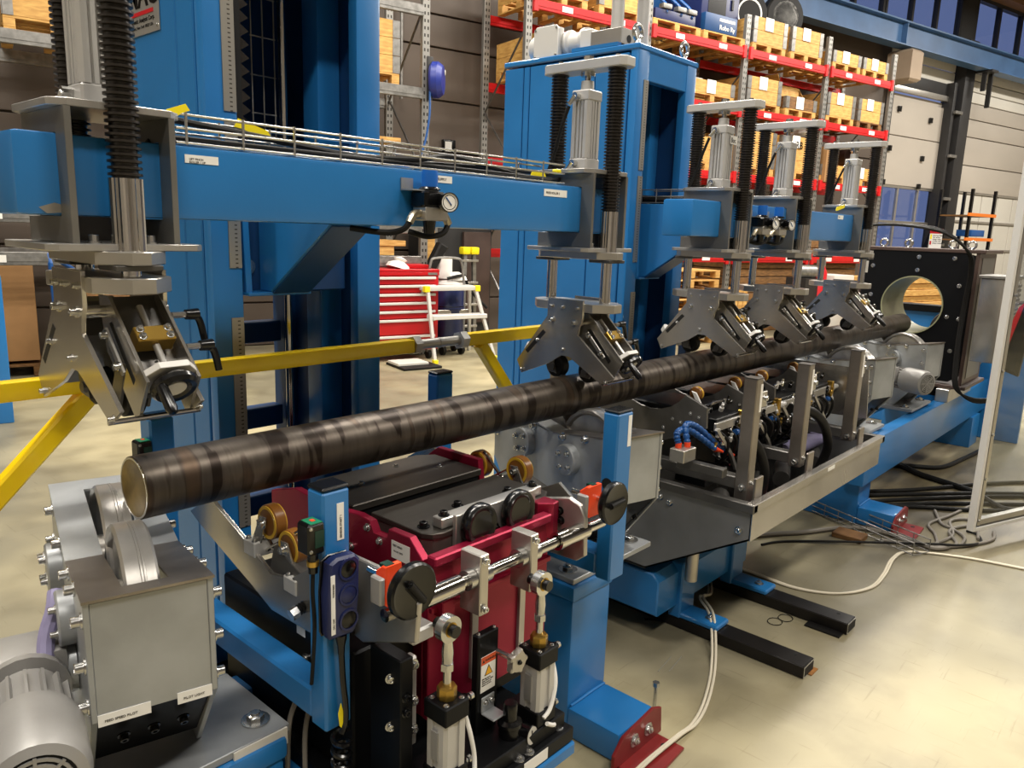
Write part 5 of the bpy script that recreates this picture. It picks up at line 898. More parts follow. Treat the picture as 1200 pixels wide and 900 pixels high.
# ================================================================ cables and tray on the floor
def cab(label, pts, r, m, cat='cable', group=None, name='floor_cable'): single(name, label, cat, m, ('t', [(p[0], p[1], p[2] if len(p) > 2 else r + .001) for p in pts], r, 8), group=group, c=(pts[0][0], pts[0][1], r))
cream = [(4.62, .51), (4.55, .77), (4.41, 1.01), (4.25, 1.05), (3.99, 1.02), (3.78, 1.02), (3.6, 1.11), (3.51, 1.28), (3.52, 1.5), (3.5, 1.63), (3.4, 1.67), (3.11, 1.52, .03), (2.93, 1.47, .09), (2.82, 1.36, .08), (2.62, 1.24), (2.38, 1.14), (2.22, 1.10), (2.1, 1.095, .02), (1.9, 1.10, .02), (1.7, 1.1)]
cab('cream cable pair winding over the floor past the red bracket, left strand', cream, .0055, CABLEW, name='cream_cable'); cab('cream cable strand running alongside its twin past the red bracket', [(p[0] + .012, p[1] - .010, *( [p[2] + .004] if len(p) > 2 else [])) for p in cream], .0055, CABLEW, name='cream_cable')
cab('silver-grey conduit lying from under the trough to the cable tangle', [(3.7, 1.85), (4.06, 1.65), (4.23, 1.53), (4.53, 1.35), (4.59, 1.13), (4.54, .94), (4.62, .87)], .013, CABLEG, 'conduit', name='floor_conduit')
for i, (a, c, d) in enumerate((((5.05, 1.60), (5.28, 1.43), (5.85, .95)), ((4.98, 1.5), (5.36, 1.25), (5.9, .82)), ((5.0, 1.4), (5.36, 1.14), (5.75, .75)), ((4.95, 1.42), (5.2, 1.2), (5.47, .86)), ((5.1, 1.7), (5.5, 1.35), (6.3, .85)))): cab('black cable %s behind the small red bracket' % ('leaving the base farthest left', 'second from the red bracket side', 'lying in the middle of the bundle', 'lying nearest the red bracket', 'lying farthest away in the bundle')[i], [a, c, d, (d[0] + .6, d[1] - .6)], .013, RUBBER, group='black floor cables', name='black_cable')
for i, pts in enumerate(([(5.24, 1.09), (5.02, 1.0), (4.97, .93), (4.86, .84), (4.7, .83)], [(5.5, .95), (5.2, 1.0), (4.95, 1.05), (4.8, .98), (4.62, .92)], [(5.2, .80), (5.05, .90), (4.9, .93), (4.72, .85), (4.58, .90)], [(4.9, .78), (5.15, .84), (5.22, .9), (5.1, .97), (4.85, .9), (4.6, .95)], [(5.1, .74), (4.95, .72), (4.75, .80), (4.6, .92), (4.45, 1.2)])): cab(['grey cable loop nearest the red bracket foot', 'grey cable crossing behind the cable loops', 'grey cable curling under the guard door corner', 'grey cable ring beside the guard door', 'grey cable leading from the tangle under the trough'][i], pts, .0085, CABLEG, name='grey_cable')
cab('thin black cable snaking to the guard door corner', [(3.9, 1.62), (4.1, 1.5), (4.55, .95, .03), (4.65, .83, .03), (4.85, .76), (4.98, .80), (5.0, .86)], .007, RUBBER); cab('single black cable drooping over the dirty floor beyond the base', [(5.6, 1.9), (6.1, 1.55), (6.29, 1.32), (6.7, 1.25), (7.11, 1.21)], .016, RUBBER); cab('flat grey cable run across the dirty floor', [(5.4, 1.85), (6.08, 1.62), (5.96, 1.35), (5.81, 1.0), (5.57, .75), (5.9, .5)], .02, RUBBER, name='dirty_cable')
ft = thing('floor_basket', 'wire cable basket lying on the floor beside the blue foot', 'cable tray', (4.6, 1.3, 0), world=True)
A0 = Vector((4.80, 1.68, .01)); A1 = Vector((4.48, .93, .01)); sd = Vector((-.12, .05, 0))
for u, z in ((0, .07), (0, .035), (0, .003), (.5, .003), (1, .003), (1, .035), (1, .07)): part(ft, 'wire', GALV, ('c', A0 + sd * u + Vector((0, 0, z)), A1 + sd * u + Vector((0, 0, z)), .004, .004, 6))
for k in range(9):
    p = A0.lerp(A1, k / 8); part(ft, 'hoop', GALV, ('t', [p + Vector((0, 0, .075)), p, p + sd, p + sd + Vector((0, 0, .075))], .003, 6, False))
single('wood_block', 'brown wooden block on the floor under the wire basket', 'block', WOODD, ('b', 4.33, 4.45, 1.24, 1.40, 0, .03, .004), c=(4.4, 1.3, 0))
# small loose bits on the floor
for i, (x, y) in enumerate(((3.13, 1.205), (3.195, 1.185))): single('cable_tie', ['thin black cable tie ring on the floor, nearer of two', 'thin black cable tie ring on the floor, farther of two'][i], 'cable tie', BLACK, ('t', [(x + .036 * math.cos(a * PI / 8), y + .03 * math.sin(a * PI / 8), .003) for a in range(17)], .0016, 6, False), c=(x, y, 0))
single('black_clip', 'short black strip lying on the floor before the nearer black tube', 'strip', BLACK, ('t', [(2.73, 1.62, .004), (2.755, 1.59, .006), (2.77, 1.565, .004)], .005, 6), c=(2.75, 1.6, 0))
for i, (x, y) in enumerate(((2.42, 1.36), (2.45, 1.33))): single('floor_scratch_wire', ['thin wire end on the floor behind the blue foot, nearer', 'thin wire end on the floor behind the blue foot, farther'][i], 'wire', STEEL, ('t', [(x, y, .002), (x + .13, y + .02, .002)], .0012, 6), c=(x, y, 0))
single('blue_bin', 'tall blue bin at the left picture edge behind the barrier rail', 'bin', BLUE, ('b', -.75, .07, 0, .6, 0, 1.16, .01), loc=E1 * 0 + E2 * 7.2, rotz=A14)
# the machine was measured in units of 0.875 m, from a datum 0.206 m above the floor: bring it to metres
FLOOR_NAMES = {'support_column', 'floor_bracket', 'jacking_bolt', 'floor_tube', 'rust_shim', 'rubber_shim', 'trough_pedestal', 'guard_door', 'pale_cabinet', 'cream_cable', 'floor_conduit', 'black_cable', 'grey_cable', 'floor_cable', 'dirty_cable', 'floor_basket', 'wood_block', 'cable_tie', 'black_clip', 'floor_scratch_wire', 'blue_bin', 'duct_box'}
for o in list(COL.objects):
    if o.parent is None and o.type in {'MESH', 'EMPTY'} and o.get('kind') != 'structure' and o.name.split('.')[0] not in FLOOR_NAMES:
        o.location = o.location * .875 + Vector((0, 0, .206)); o.scale = (.875, .875, .875)
# ================================================================ pallet racks, crates and things along the back wall (local axes: along the wall, into the wall, up)
def bgt(name, label, cat, s, t, z, group=None, rot=0.0): return thing(name, label, cat, st(s, t, z), A14 + rot, group)
CACHE = {}
def shared(key, shapes, m):
    if key not in CACHE: CACHE[key] = mesh_of(key.split('|')[0], shapes, m)
    return CACHE[key]
def sput(key, shapes, m, parent, loc=(0, 0, 0)): return put(key.split('|')[0], shared(key, shapes, m), parent, loc)
def rack(name, label, s_list, levels, top, bm_, group=None):
    t = bgt(name, label, 'pallet rack', s_list[0], 9.0, 0, group); s0 = s_list[0]
    for s in s_list:
        for y in (0.0, 1.05):
            sput('upright|%g' % top, [('b', -.05, .05, 0, .07, 0, top, .004)], PERF, t, (s - s0, y, 0))
        for k, (a, c) in enumerate(((.3, 1.3), (2.3, 1.3), (2.3, 3.3), (4.3, 3.3))): part(t, 'brace', DSTEEL if k else GALV, ('t', [(s - s0, .06, a), (s - s0, 1.06, c)], .016, 6, False))
    for a, c in zip(s_list, s_list[1:]):
        for z in levels:
            for y in (-.01, 1.10):
                part(t, 'beam', bm_, ('b', a - s0 + .05, c - s0 - .05, y - .02, y + .03, z - .13, z, .006), ('b', a - s0 + .05, c - s0 - .05, y - .026, y - .02, z - .09, z - .04))
            for q in (.28, .72):
                x = a - s0 + (c - a) * q; part(t, 'location_label', WHITE, ('b', x - .09, x + .09, -.038, -.036, z - .10, z - .03))
        if bm_ is RACKRED:
            for z in levels:
                for x in (a - s0 + .08, c - s0 - .08): part(t, 'beam_claw', RACKRED, ('b', x - .035, x + .035, -.045, 0.01, z - .16, z + .03, .004))
    return t
rack('red_rack', 'tall pallet rack with red beams full of crates along the back wall', [6.17, 8.30, 10.44, 12.6, 14.64], [1.36, 2.69, 3.73, 4.64], 5.15, RACKRED)
rack('grey_rack', 'bare galvanised pallet rack with grey beams behind the near tower', [-3.4, -.7, 2.0, 4.66], [1.28, 1.69, 3.32, 4.27], 5.2, GALV)
HINGE = GALV
def pallet_parts(t, W, D, m=WOOD, key='a'):
    for i in range(3):
        for j in range(3): sput('block|' + key, [('b', 0, .10, 0, .12, .022, .10, .004)], m, t, (i * (W - .10) / 2 - W / 2, j * (D - .12) / 2, 0))
        sput('bottom_board|%s%g' % (key, D), [('b', 0, .10, 0, D, 0, .022, .003)], m, t, (i * (W - .10) / 2 - W / 2, 0, 0))
    nb = 6
    for k in range(nb): sput('deck_board|%s%g' % (key, W), [('b', -W / 2, W / 2, 0, .12, .10, .122, .003)], m, t, (0, k * (D - .12) / (nb - 1), 0))
def pallet(label, s, t_, z, m=WOOD, W=.8, D=1.1, rot=0, group='loose pallets', key='a'):
    o = bgt('pallet', label, 'pallet', s, t_, z, group, rot); pallet_parts(o, W, D, m, key); return o
def crate(label, s, z, n, W=.8, D=1.05, m=WOOD, note=True, t_=9.02, group='wooden pallet crates on the rack', key='a', pm=None):
    o = bgt('pallet_crate', label, 'crate', s, t_, z + .002, group); pallet_parts(o, W, D, pm or m, key + ('p' if pm else ''))
    for k in range(n):
        z0 = .122 + k * .2
        sput('collar_board|f%s%g' % (key, W), [('b', -W / 2, W / 2, 0, .022, .002, .198, .002)], m, o, (0, 0, z0)); sput('collar_board|b%s%g' % (key, W), [('b', -W / 2, W / 2, D - .022, D, .002, .198, .002)], m, o, (0, 0, z0))
        for q in (-1, 1):
            sput('collar_board|s%s%g' % (key, D), [('b', -.011, .011, .022, D - .022, .002, .198, .002)], m, o, (q * (W / 2 - .011), 0, z0)); sput('corner_hinge|%d' % q, [('b', -.045, .045, -.006, .0, .004, .196), ('b', -q * .0 + q * .04, q * .0 + q * .05, -.006, .06, .004, .196)], HINGE, o, (q * (W / 2 - .045), 0, z0))
    if note: sput('packing_note', [('b', -.10, .10, -.012, -.008, 0, .2)], WHITE, o, (-.05, 0, .122 + n * .2 - .19))
    return o
L1, L2, L3, L0 = 4.64, 3.73, 2.69, 1.36
# top row
crate('top row crate at the left end of the red rack', 6.75, L1, 2, note=False); crate('top row crate just left of the second red rack upright', 7.75, L1, 2, note=False)
pallet('top row pallet carrying the blue trolley frame', 8.86, 9.0, L1 + .002, WOOD, W=1.0); pallet('top row pallet carrying the tall blue cabinet', 9.90, 9.0, L1 + .002, WOOD, W=.95)
crate('top row two-board crate with wheel tyres showing behind it, beside the third upright', 11.0, L1, 2, W=.84); crate('top row two-board crate with a single black tyre standing in it', 11.98, L1, 2, W=.84)
crate('top row low crate after the tyre crates', 13.15, L1, 1, W=.84); crate('top row low crate at the right end of the red rack', 14.05, L1, 1, W=.8)
# second row
crate('second row crate with orange print seen through the rack end', 6.75, L2, 2, note=False); crate('second row low crate between the second and third uprights', 9.75, L2, 1, W=1.0)
crate('second row two-board crate with white flap and note, beside the third upright', 10.98, L2, 2, W=.86); crate('second row grey low crate holding an open carton', 11.98, L2, 1, W=.84, m=WOODD, pm=WOOD, key='d')
crate('second row two-board crate, right of the fourth upright', 13.12, L2, 2, W=.84); crate('second row two-board crate at the right end', 14.05, L2, 2, W=.8, pm=WOODD)
# third row
crate('third row two-board crate above the twin gauges', 9.75, L3, 2, note=False); crate('third row tall yellow crate behind the third hold-down unit', 11.0, L3, 3, note=False); ib = crate('third row crate stencilled in black letters', 11.98, L3, 3, W=.84)
text(ib, 'IRB', .17, (-.1, -.013, .52), FRONT); crate('third row low crate below the cable reel at the right end', 14.0, L3, 1, W=.8); crate('third row low crate with white sheet, right of the fourth upright', 13.1, L3, 1)
# lowest beams: long boards and pallets
pb = bgt('board_stack', 'stack of long dark boards lying on the lowest red beam', 'timber', 10.6, 9.02, L0 + .002, None)
for k in range(4): sput('board', [('b', 0, 3.6, 0, .9, .005, .13, .006)], WOODD, pb, (0, 0, k * .14))
fs = bgt('board_stack', 'stack of brown boards lying on the floor under the rack', 'timber', 10.6, 9.05, 0, None)
for k in range(9): sput('board', [], WOODD, fs, (0, 0, k * .14 + .0))
for k in range(8): pallet('empty pale pallet, %s in the pile before the rack' % ('lowest', 'second from the floor', 'third from the floor', 'fourth from the floor', 'fifth from the floor', 'third from the top', 'second from the top', 'topmost')[k], 8.85 + .02 * (k % 3), 8.3 + .01 * (k % 2), .002 + k * .145, WOODL, W=1.2, D=.8, group='pile of empty pallets', key='l')
pl = bgt('leaning_pallet', 'small pale pallet lid leaning on the pallet pile', 'pallet', 9.35, 8.0, 0.40)
for k in range(4): sput('slat', [('b', 0, .09, -.02, 0, 0, .5, .003)], WOODL, pl, (k * .105, 0, 0))
sput('batten', [('b', 0, .41, 0, .03, .42, .50, .003)], WOODL, pl); sput('support_block', [('b', .02, .38, -.01, .25, -.40, 0, .01)], WOODD, pl)
# things in the racks
bt = bgt('blue_trolley', 'blue trolley frame lying on the top row pallet', 'trolley', 8.86, 9.0, L1 + .126)
part(bt, 'frame', NAVY, ('b', -.42, .42, .05, .9, 0, .16, .01)); part(bt, 'back', DBLUE, ('b', -.35, .42, .8, .95, .16, .75, .01))
for x, m in ((-.2, BLUEH), (.1, BLUEH), (.33, BLUEH)): part(bt, 'handle_tube', m, ('t', [(x, .05, .12), (x + .1, .2, .3), (x - .15, .5, .62)], .025, 8)); part(bt, 'clamp', GALV, ('b', x - .09, x + .09, .02, .12, .17, .24, .01))
bc = bgt('blue_cabinet', 'tall dark blue cabinet on the top row of the red rack', 'cabinet', 9.86, 9.1, L1 + .126); part(bc, 'carcass', NAVY, ('b', -.42, .42, 0, .8, 0, .9, .01)); part(bc, 'dark_window', BLACK, ('b', -.28, .12, -.006, 0, .2, .88)); part(bc, 'handle', BLACK, ('b', .24, .28, -.02, 0, .4, .55)); part(bc, 'base_box', DBLUE, ('b', -.42, .30, -.10, .0, 0, .26, .01)); text(bc, 'Robo Ry', .1, (-.1, -.103, .05), FRONT, WHITE); part(bc, 'label_strip', WHITE, ('b', -.1, .25, -.102, -.1, .17, .21))
def tyre(label, s, t_, z, r, wd, rim):
    o = bgt('tyre', label, 'tyre', s, t_, z + r, 'tyres on the red rack'); part(o, 'tread', RUBBER, ('l', (-wd / 2, 0, 0), (-.28, -.96, 0), [(r * .66, 0), (r * .93, 0), (r, wd * .15), (r, wd * .85), (r * .93, wd), (r * .66, wd)], 40), ); 
    part(o, 'rim', WHITE if rim else GALV, ('l', (-wd / 2, 0, 0), (-.28, -.96, 0), [(r * .60, wd * .2), (r * .66, wd * .1), (r * .66, wd * 1.01), (r * .58, wd * 1.0), (r * .5, wd * .7), (0, wd * .7)], 40) if rim else ('l', (-wd / 2, 0, 0), (-.28, -.96, 0), [(r * .60, 0), (r * .665, 0), (r * .665, wd), (r * .60, wd)], 40)); return o
tyre('black tyre with white rim behind the top row tyre crate', 11.0, 9.55, L1 + .30, .36, .2, True); tyre('black tyre behind the white-rimmed tyre', 10.6, 9.8, L1 + .25, .34, .2, False); tyre('bare black tyre standing upright in the top row crate', 11.85, 9.5, L1 + .36, .38, .22, False)
def carton(name, label, s, t_, z, w_, d_, h, flaps=True, m=CARD, rot=0):
    o = bgt(name, label, 'carton', s, t_, z, None, rot); part(o, 'box', m, ('b', 0, w_, 0, d_, 0, h, .004)); part(o, 'tape', WOODL, ('b', w_ / 2 - .03, w_ / 2 + .03, -.002, 0, 0, h))
    if flaps: part(o, 'flap', m, ('p', 'y', [(0, h), (-.1, h + .18), (-.11, h + .17), (-.005, h - .005)], .01, d_ - .01)); part(o, 'flap', m, ('p', 'y', [(w_, h), (w_ + .14, h - .12), (w_ + .135, h - .135), (w_ - .01, h - .005)], .01, d_ - .01))
    return o
carton('open_carton', 'open brown carton standing in the grey second row crate', 11.75, 9.3, L2 + .326, .5, .4, .22, True, WOODL); carton('white_sheet', 'white sheet roll above the second row low crate', 9.3, 9.3, L2 + .33, .5, .4, .08, False, LIGHTG)
rl = bgt('cable_reel', 'brown cable reel on the third row at the right end', 'reel', 14.0, 9.3, L3 + .33); part(rl, 'flange', WOODD, ('c', (0, 0, .25), (.02, -.03, .25), .25, .25, 24)); part(rl, 'flange', WOODD, ('c', (.15, .3, .25), (.17, .33, .25), .25, .25, 24)); part(rl, 'drum', BROWNP, ('c', (0, 0, .25), (.15, .3, .25), .13, .13, 18)); part(rl, 'red_core', REDPL, ('c', (.018, -.035, .25), (.02, -.04, .25), .07, .07, 16))
bg_ = bgt('plastic_bag', 'clear white plastic bag on the third row stencilled crate', 'bag', 12.3, 9.2, L3 + .73); part(bg_, 'bag_body', LIGHTG, ('l', (0, 0, 0), (0, .2, 1), [(.1, 0), (.2, .06), (.17, .15), (.06, .22), (.09, .27), (0, .28)], 9))
carton('blue_box', 'pale blue bin on the third row behind the first short-beam unit', 9.25, 9.05, L3 + .53, .4, .4, .3, False, RACKBLUE)
carton('small_carton', 'kraft carton strapped on the third row right of the stencilled crate', 12.75, 8.95, L3 + .002, .3, .5, .62, False, CARD); 
# grey rack contents
crate('three-board crate on the grey rack above the tool chest', 3.88, 3.32, 3, W=.86, note=False, group='crates on the grey rack'); crate('crate with printed side on the grey rack, left of the near bellows', .72, 3.32, 3, W=.86, note=False, group='crates on the grey rack')
def plank(label, s, t_, z, w_, h, m=WOODL, d=.6): single('board_shelf', label, 'board', m, ('b', 0, w_, 0, d, 0, h, .004), loc=st(s, t_, z), rotz=A14)
plank('light board lying across the grey rack below the crate', 3.3, 9.05, 2.66, 1.05, .05); plank('pine board lying above the red tool chest', 3.4, 9.0, 1.40, 1.0, .07); plank('short pine support under the board above the tool chest', 4.0, 9.02, 1.285, .25, .115)
for i, x in enumerate((3.45, 3.62, 3.8, 3.95)): single('dark_profile', 'dark upright profile in the grey rack, %s' % ('the one farthest left', 'second from the left', 'second from the crate side', 'the one nearest the rack upright')[i], 'profile', BROWNP, ('b', 0, .1, 0, .1, 0, .9 - .1 * (i % 2), .01), loc=st(x, 9.5, 1.70), rotz=A14, group='dark profiles in the grey rack')
carton('large_carton', 'tall brown carton with printed panel at the left edge', -.35, 9.3, .16, .72, .6, 1.05, False); pallet('old pallet under the tall brown carton', 0, 9.25, .005, WOODD, W=.8, D=.8, group=None, key='o')
single('carton_print', 'printed outline on the tall brown carton', 'print', DSTEEL, ('b', .3, .62, -.006, -.004, .62, .63), ('b', .3, .62, -.006, -.004, .42, .43), loc=st(-.35, 9.3, .3), rotz=A14) if False else None
ct2 = bgt('blue_trolley', 'blue tubular trolley with wooden box beside the tall carton', 'trolley', .50, 8.6, 0)
part(ct2, 'push_handle', BLUEH, ('t', [(.0, -.1, .45), (-.02, -.12, 1.2), (-.02, -.08, 1.28), (.22, .18, 1.1), (.24, .2, 1.05), (.24, .2, .4)], .022, 8, False)); part(ct2, 'deck', DARKST, ('b', -.05, .9, -.12, .6, .25, .32, .01)); part(ct2, 'side_board', GALV, ('b', -.05, .9, -.14, -.12, .32, .62, .01))
for x in (.05, .8): part(ct2, 'wheel', RUBBER, ('c', (x, -.05, .11), (x, .0, .11), .11, .11, 18))
single('wooden_box', 'brown slatted box standing on the blue trolley', 'box', WOODD, ('b', 0, .55, 0, .5, 0, .62, .01), loc=st(.62, 8.72, .33), rotz=A14)
single('yellow_crate', 'yellow pine crate seen between the guide rods of the nearest hold-down unit', 'crate', WOOD, ('b', 0, 1.0, 0, .7, 0, .5, .01), loc=st(.78, 9.1, 1.29), rotz=A14)
# red tool chest
tcx = bgt('tool_chest', 'red tool chest with seven white-edged drawers behind the yellow rail', 'tool chest', 3.75, 8.62, 0); Wc = .93
part(tcx, 'carcass', REDT, ('b', 0, Wc, .02, .5, .13, 1.10, .008)); part(tcx, 'top_tray', REDT, ('b', -.005, Wc + .005, 0, .51, 1.10, 1.135, .006)); part(tcx, 'front_rail', REDT, ('b', .0, Wc, .0, .02, 1.06, 1.10, .003)); part(tcx, 'lock_panel', GALV, ('b', Wc - .16, Wc - .03, -.004, .0, 1.065, 1.095))
zt = 1.05
for h in (.10, .105, .105, .105, .105, .20, .17):
    d_ = part(tcx, 'drawer', REDT, ('b', .03, Wc - .06, -.004, .02, zt - h + .006, zt - .004, .002)); part(d_, 'pull', LIGHTG, ('b', .03, Wc - .06, -.03, -.004, zt - .036, zt - .006, .004)); zt -= h
for x in (.1, Wc - .1):
    for y in (.08, .42): part(tcx, 'caster', RUBBER, ('c', (x - .02, y, .06), (x + .02, y, .06), .06, .06, 18)); part(tcx, 'caster_fork', GALV, ('b', x - .03, x + .03, y - .03, y + .03, .09, .13))
single('white_cloth', 'crumpled white cloth on the red tool chest', 'cloth', WHITE, ('l', (0, 0, 0), (.3, 0, 1), [(.16, 0), (.14, .05), (.06, .09), (.09, .12), (0, .15)], 7), loc=st(4.2, 8.8, 1.135), rotz=A14); single('red_case', 'flat red tool case on the red tool chest', 'case', REDT, ('b', 0, .45, 0, .3, 0, .05, .01), loc=st(4.15, 8.75, 1.136), rotz=A14)
single('black_mat', 'black rubber mat on the floor before the tool chest', 'mat', RUBBER, ('b', 0, .5, 0, .5, 0, .03, .004), loc=st(3.9, 8.0, 0), rotz=A14)
single('pale_board', 'pale board lying on the black mat', 'board', LIGHTP, ('b', 0, .4, 0, .3, 0, .03, .004), loc=st(3.9, 8.15, .031), rotz=A14)
# step ladder
sl = bgt('step_ladder', 'white aluminium two-step ladder with yellow corners', 'step ladder', 4.42, 8.35, 0)
def leg_(n, a, c, m=LIGHTG, r=.026): part(sl, n, m, ('t', [a, c], r, 4, False))
leg_('front_leg', (0.05, -.04, 0), (.02, .12, .9)); leg_('front_leg', (.92, -.04, 0), (.70, .12, .9)); leg_('rear_leg', (-.10, .75, 0), (.03, .25, .9)); leg_('rear_leg', (1.0, .75, 0), (.69, .25, .9))
part(sl, 'platform', LIGHTG, ('b', -.02, .74, .10, .36, .88, .935, .01)); part(sl, 'step', LIGHTG, ('b', .05, .83, .02, .2, .53, .585, .006)); part(sl, 'rear_bar', ALU, ('b', -.05, .85, .45, .5, .55, .60, .004))
for x in (-.02, .70): part(sl, 'yellow_corner', FLAG, ('b', x - .012, x + .06, .09, .16, .865, .94, .006))
for x in (.05, .92): part(sl, 'foot_cap', FLAG, ('b', x - .03, x + .03, -.075, -.01, 0, .05, .005))
part(sl, 'hand_hoop', GALV, ('t', [(.14, .33, .9), (.17, .34, 1.2), (.24, .34, 1.27), (.55, .34, 1.27), (.62, .34, 1.2), (.66, .33, .9)], .016, 8))
bb = bgt('blue_barrel', 'blue barrel vacuum on casters behind the step ladder', 'barrel', 5.02, 9.0, 0); part(bb, 'barrel', mat('deep_blue', '15224F', 0, .35), ('l', (0, 0, .22), (0, 0, 1), [(.20, 0), (.21, .02), (.21, .36), (.22, .38), (.22, .40), (.21, .42), (.21, .66), (.2, .68), (0, .68)], 28)); part(bb, 'rim_lid', LIGHTG, ('l', (0, 0, .90), (0, 0, 1), [(.21, 0), (.22, .03), (.16, .08), (0, .1)], 24)); part(bb, 'band', BLACK, ('o', (0, 0, .60), (0, 0, .64), .215, .2, 28)); part(bb, 'caster_base', BLACK, ('l', (0, 0, .16), (0, 0, 1), [(.24, 0), (.26, .02), (.26, .05), (0, .06)], 20)); part(bb, 'hose', RUBBER, ('t', [(-.1, -.15, 1.0), (.05, -.2, 1.04), (.2, -.1, 1.02), (.3, -.05, .85), (.55, -.1, .6)], .02, 8))
for a in (.6, 2.2, 3.9, 5.4): part(bb, 'caster', RUBBER, ('c', (.2 * math.cos(a) - .02, .2 * math.sin(a), .07), (.2 * math.cos(a) + .02, .2 * math.sin(a), .07), .07, .07, 14))
part(bb, 'paper_roll', WHITE, ('c', (-.08, -.02, 1.0), (-.08, -.02, 1.28), .11, .11, 18)); part(bb, 'cloth_heap', WHITE, ('l', (.08, -.05, .98), (0, 0, 1), [(.16, 0), (.14, .05), (.05, .1), (0, .1)], 8))
l2_ = bgt('tall_ladder', 'grey folding ladder with yellow caps behind the barrel', 'ladder', 5.35, 9.25, 0)
for x0, x1 in ((-.02, .06), (.30, .20)): part(l2_, 'stile', GALV, ('t', [(x0, -.1 if x0 < .1 else .1, 0), (x1, 0, 1.35)], .035, 4, False)); part(l2_, 'yellow_cap', FLAG, ('b', x1 - .06, x1 + .06, -.06, .06, 1.30, 1.40, .02))
for z in (.3, .6, .9, 1.2): part(l2_, 'rung', ALU, ('b', .0, .26, -.04, .04, z, z + .03, .003))
single('orange_post', 'orange-brown wooden post leaning beside the tool chest', 'post', WOOD, ('b', 0, .13, 0, .06, 0, 1.7, .006), loc=st(4.82, 9.25, 0), rotz=A14); single('black_case', 'black bag with yellow edge leaning behind the step ladder', 'bag', RUBBER, ('p', 'y', [(0, .9), (.12, .92), (.42, 1.4), (.30, 1.46)], 0, .15, .02), loc=st(4.55, 8.9, 0), rotz=A14); single('white_pipe', 'grey round pipe leaning behind the black bag', 'pipe', GALV, ('c', (0, 0, 0), (.06, .05, 1.75), .035, .035, 12), loc=st(5.0, 9.4, 0), rotz=A14); single('white_nozzle', 'white and red bottle hanging on the wall beside the far tower', 'bottle', WHITE, ('l', (0, 0, 0), (0, 0, 1), [(.06, 0), (.06, .06), (.05, .08), (.05, .2), (.03, .24), (0, .25)], 14), loc=st(5.95, 10.2, 1.32), rotz=A14); single('red_fire_case', 'dark red case on the wall behind the white bottle', 'case', REDT, ('b', 0, .35, 0, .12, 0, .4, .02), loc=st(5.7, 10.35, 1.35), rotz=A14)
dk = bgt('dark_clutter', 'dark open cupboard in the shade behind the step ladder', 'cupboard', 5.05, 9.75, 0); part(dk, 'carcass', DARKST, ('b', 0, 1.1, 0, .5, 0, 1.75, .01)); part(dk, 'top_clutter', BLACK, ('b', .15, .5, .05, .4, 1.75, 1.95, .03)); part(dk, 'side_rack', BROWNP, ('b', .6, 1.05, -.06, 0, .3, 1.6, .01))  # blocky stand-in added to darken the pale wall behind the ladder
# hose reel, conduit, socket
hr = bgt('hose_reel', 'oval blue hose reel on the rack upright', 'hose reel', 4.77, 8.93, 3.44); part(hr, 'reel_case', NAVY if False else mat('reel_blue', '26358A', 0, .4), ('l', (-.02, .12, 0), (.8, -.6, 0), [(0, 0), (.18, 0), (.215, .03), (.215, .10), (.17, .16), (.1, .17), (0, .17)], 32)); part(hr, 'reel_label', LIGHTG, ('l', (.125, .015, .09), (.8, -.6, 0), [(0, 0), (.035, .0), (.03, .004), (0, .004)], 12)); part(hr, 'wall_arm', DARKST, ('b', -.10, -.02, .05, .2, -.25, .26, .01)); part(hr, 'air_hose', BLUEH, ('t', [(-.08, .02, -.15), (-.10, 0, -.5), (-.2, .0, -.9), (-.45, -.02, -1.25), (-.5, -.02, -1.5)], .014, 8))
single('conduit_pipe', 'thin pale pipe running down the wall beside the grey rack', 'pipe', GALV, ('c', (0, 0, 0), (0, 0, 2.0), .022, .022, 10), loc=st(5.0, 10.4, 3.4), rotz=A14); so = bgt('power_socket', 'black wall socket with hanging plug lead below the hose reel', 'socket', 5.7, 10.42, 2.72); part(so, 'socket_box', BLACK, ('b', 0, .2, 0, .08, 0, .2, .01)); part(so, 'socket_face', LIGHTG, ('b', .02, .13, -.005, 0, .03, .17, .004)); part(so, 'lead', RUBBER, ('t', [(.16, -.02, .05), (.22, -.04, -.1), (.24, -.03, -.4), (.24, -.03, -.7)], .012, 6))
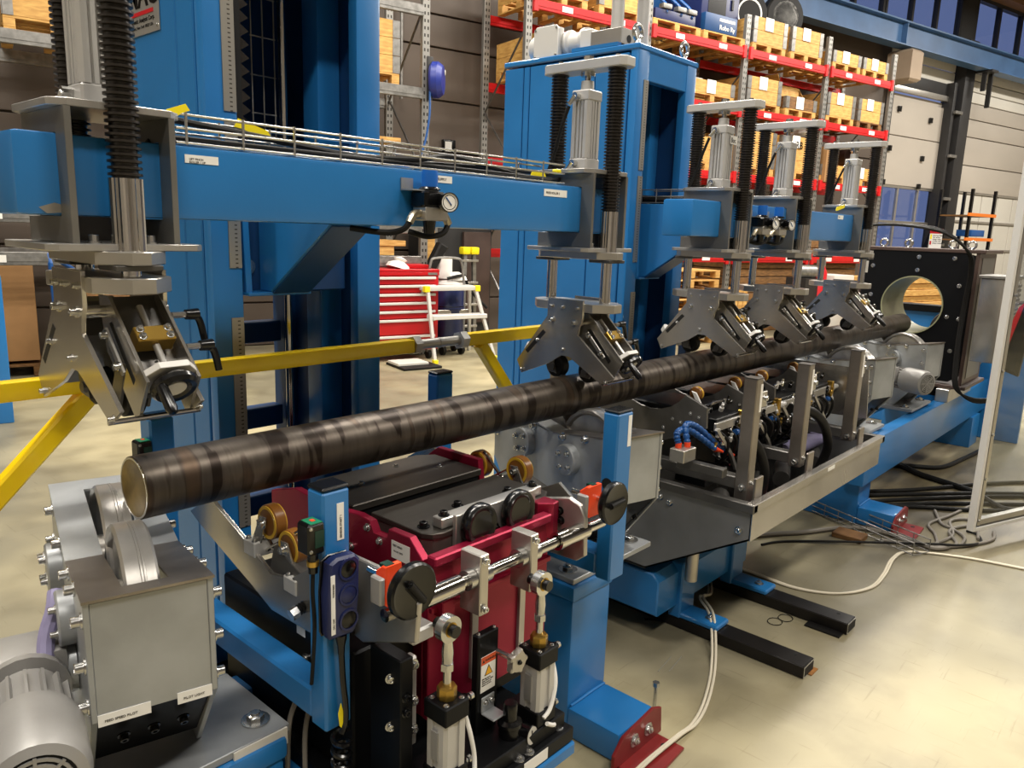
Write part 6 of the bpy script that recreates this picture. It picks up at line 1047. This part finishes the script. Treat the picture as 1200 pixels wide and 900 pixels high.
# orange-beamed shelf and pallets past the test box
os_ = bgt('orange_shelf', 'small stacking rack with black posts and orange beams far behind the test box', 'rack', 18.6, 9.2, 0)
for x, y in ((0, 0), (1.05, 0), (0, .7), (1.05, .7)): part(os_, 'post', BLACK, ('b', x - .03, x + .03, y - .03, y + .03, 0, 2.9))
for z in (1.75, 2.3): part(os_, 'beam', mat('rack_orange', 'D9721E', 0, .5) if 'rack_orange' not in MATS else MATS['rack_orange'], ('b', -.1, 1.15, -.04, .0, z, z + .07)); part(os_, 'shelf_board', WOODD, ('b', 0, 1.05, 0, .7, z, z + .03))
part(os_, 'blue_item', BLUEH, ('b', .3, .9, .05, .4, 1.85, 2.0, .01))
ps = bgt('board_stack', 'stack of pale boards on the floor seen through the resin tube', 'timber', 13.0, 7.8, 0, None)
for k in range(9): sput('board|pale', [('b', 0, 3.2, 0, .7, .004, .11, .005)], WOODL, ps, (0, .03 * (k % 2), k * .115))
cv = bgt('blue_cover', 'light blue covered load beyond the glazed door', 'cover', 17.0, 11.4, .3); part(cv, 'cover', mat('cover_blue', '707AAE', 0, .6), ('b', 0, 1.4, 0, .8, 0, 1.25, .15)); part(cv, 'cover_side', MATS['cover_blue'], ('b', 1.5, 2.6, .1, .9, 0, 1.1, .15))
gs = bgt('gas_bottle', 'red gas bottle standing before the rack, behind the last hold-down unit', 'gas bottle', 12.0, 8.3, 0); part(gs, 'bottle', REDPL, ('l', (0, 0, 0), (0, 0, 1), [(.11, 0), (.115, .02), (.115, 1.1), (.06, 1.22), (.04, 1.3), (0, 1.3)], 20)); part(gs, 'valve', GALV, ('b', -.08, .08, -.04, .04, 1.2, 1.32, .01))
wa = bgt('white_appliance', 'white appliance box standing before the rack beside the gas bottle', 'box', 12.35, 8.25, 0); part(wa, 'body', LIGHTG, ('b', 0, .6, 0, .5, 0, 1.05, .02)); part(wa, 'drum', GALV, ('c', (-.8, .2, 1.1), (-.35, .1, 1.1), .12, .12, 18)); part(wa, 'drum_stand', DARKST, ('b', -.8, -.3, 0, .4, 0, 1.0))
# lettering becomes mesh
bpy.context.view_layer.update(); dg = bpy.context.evaluated_depsgraph_get()
for o in TEXTS:
    me = bpy.data.meshes.new_from_object(o.evaluated_get(dg)); n_ = put('lettering', me, o.parent, o.location.copy(), o.rotation_euler.copy())
    if not me.materials: me.materials.append(o.data.materials[0])
    bpy.data.objects.remove(o)
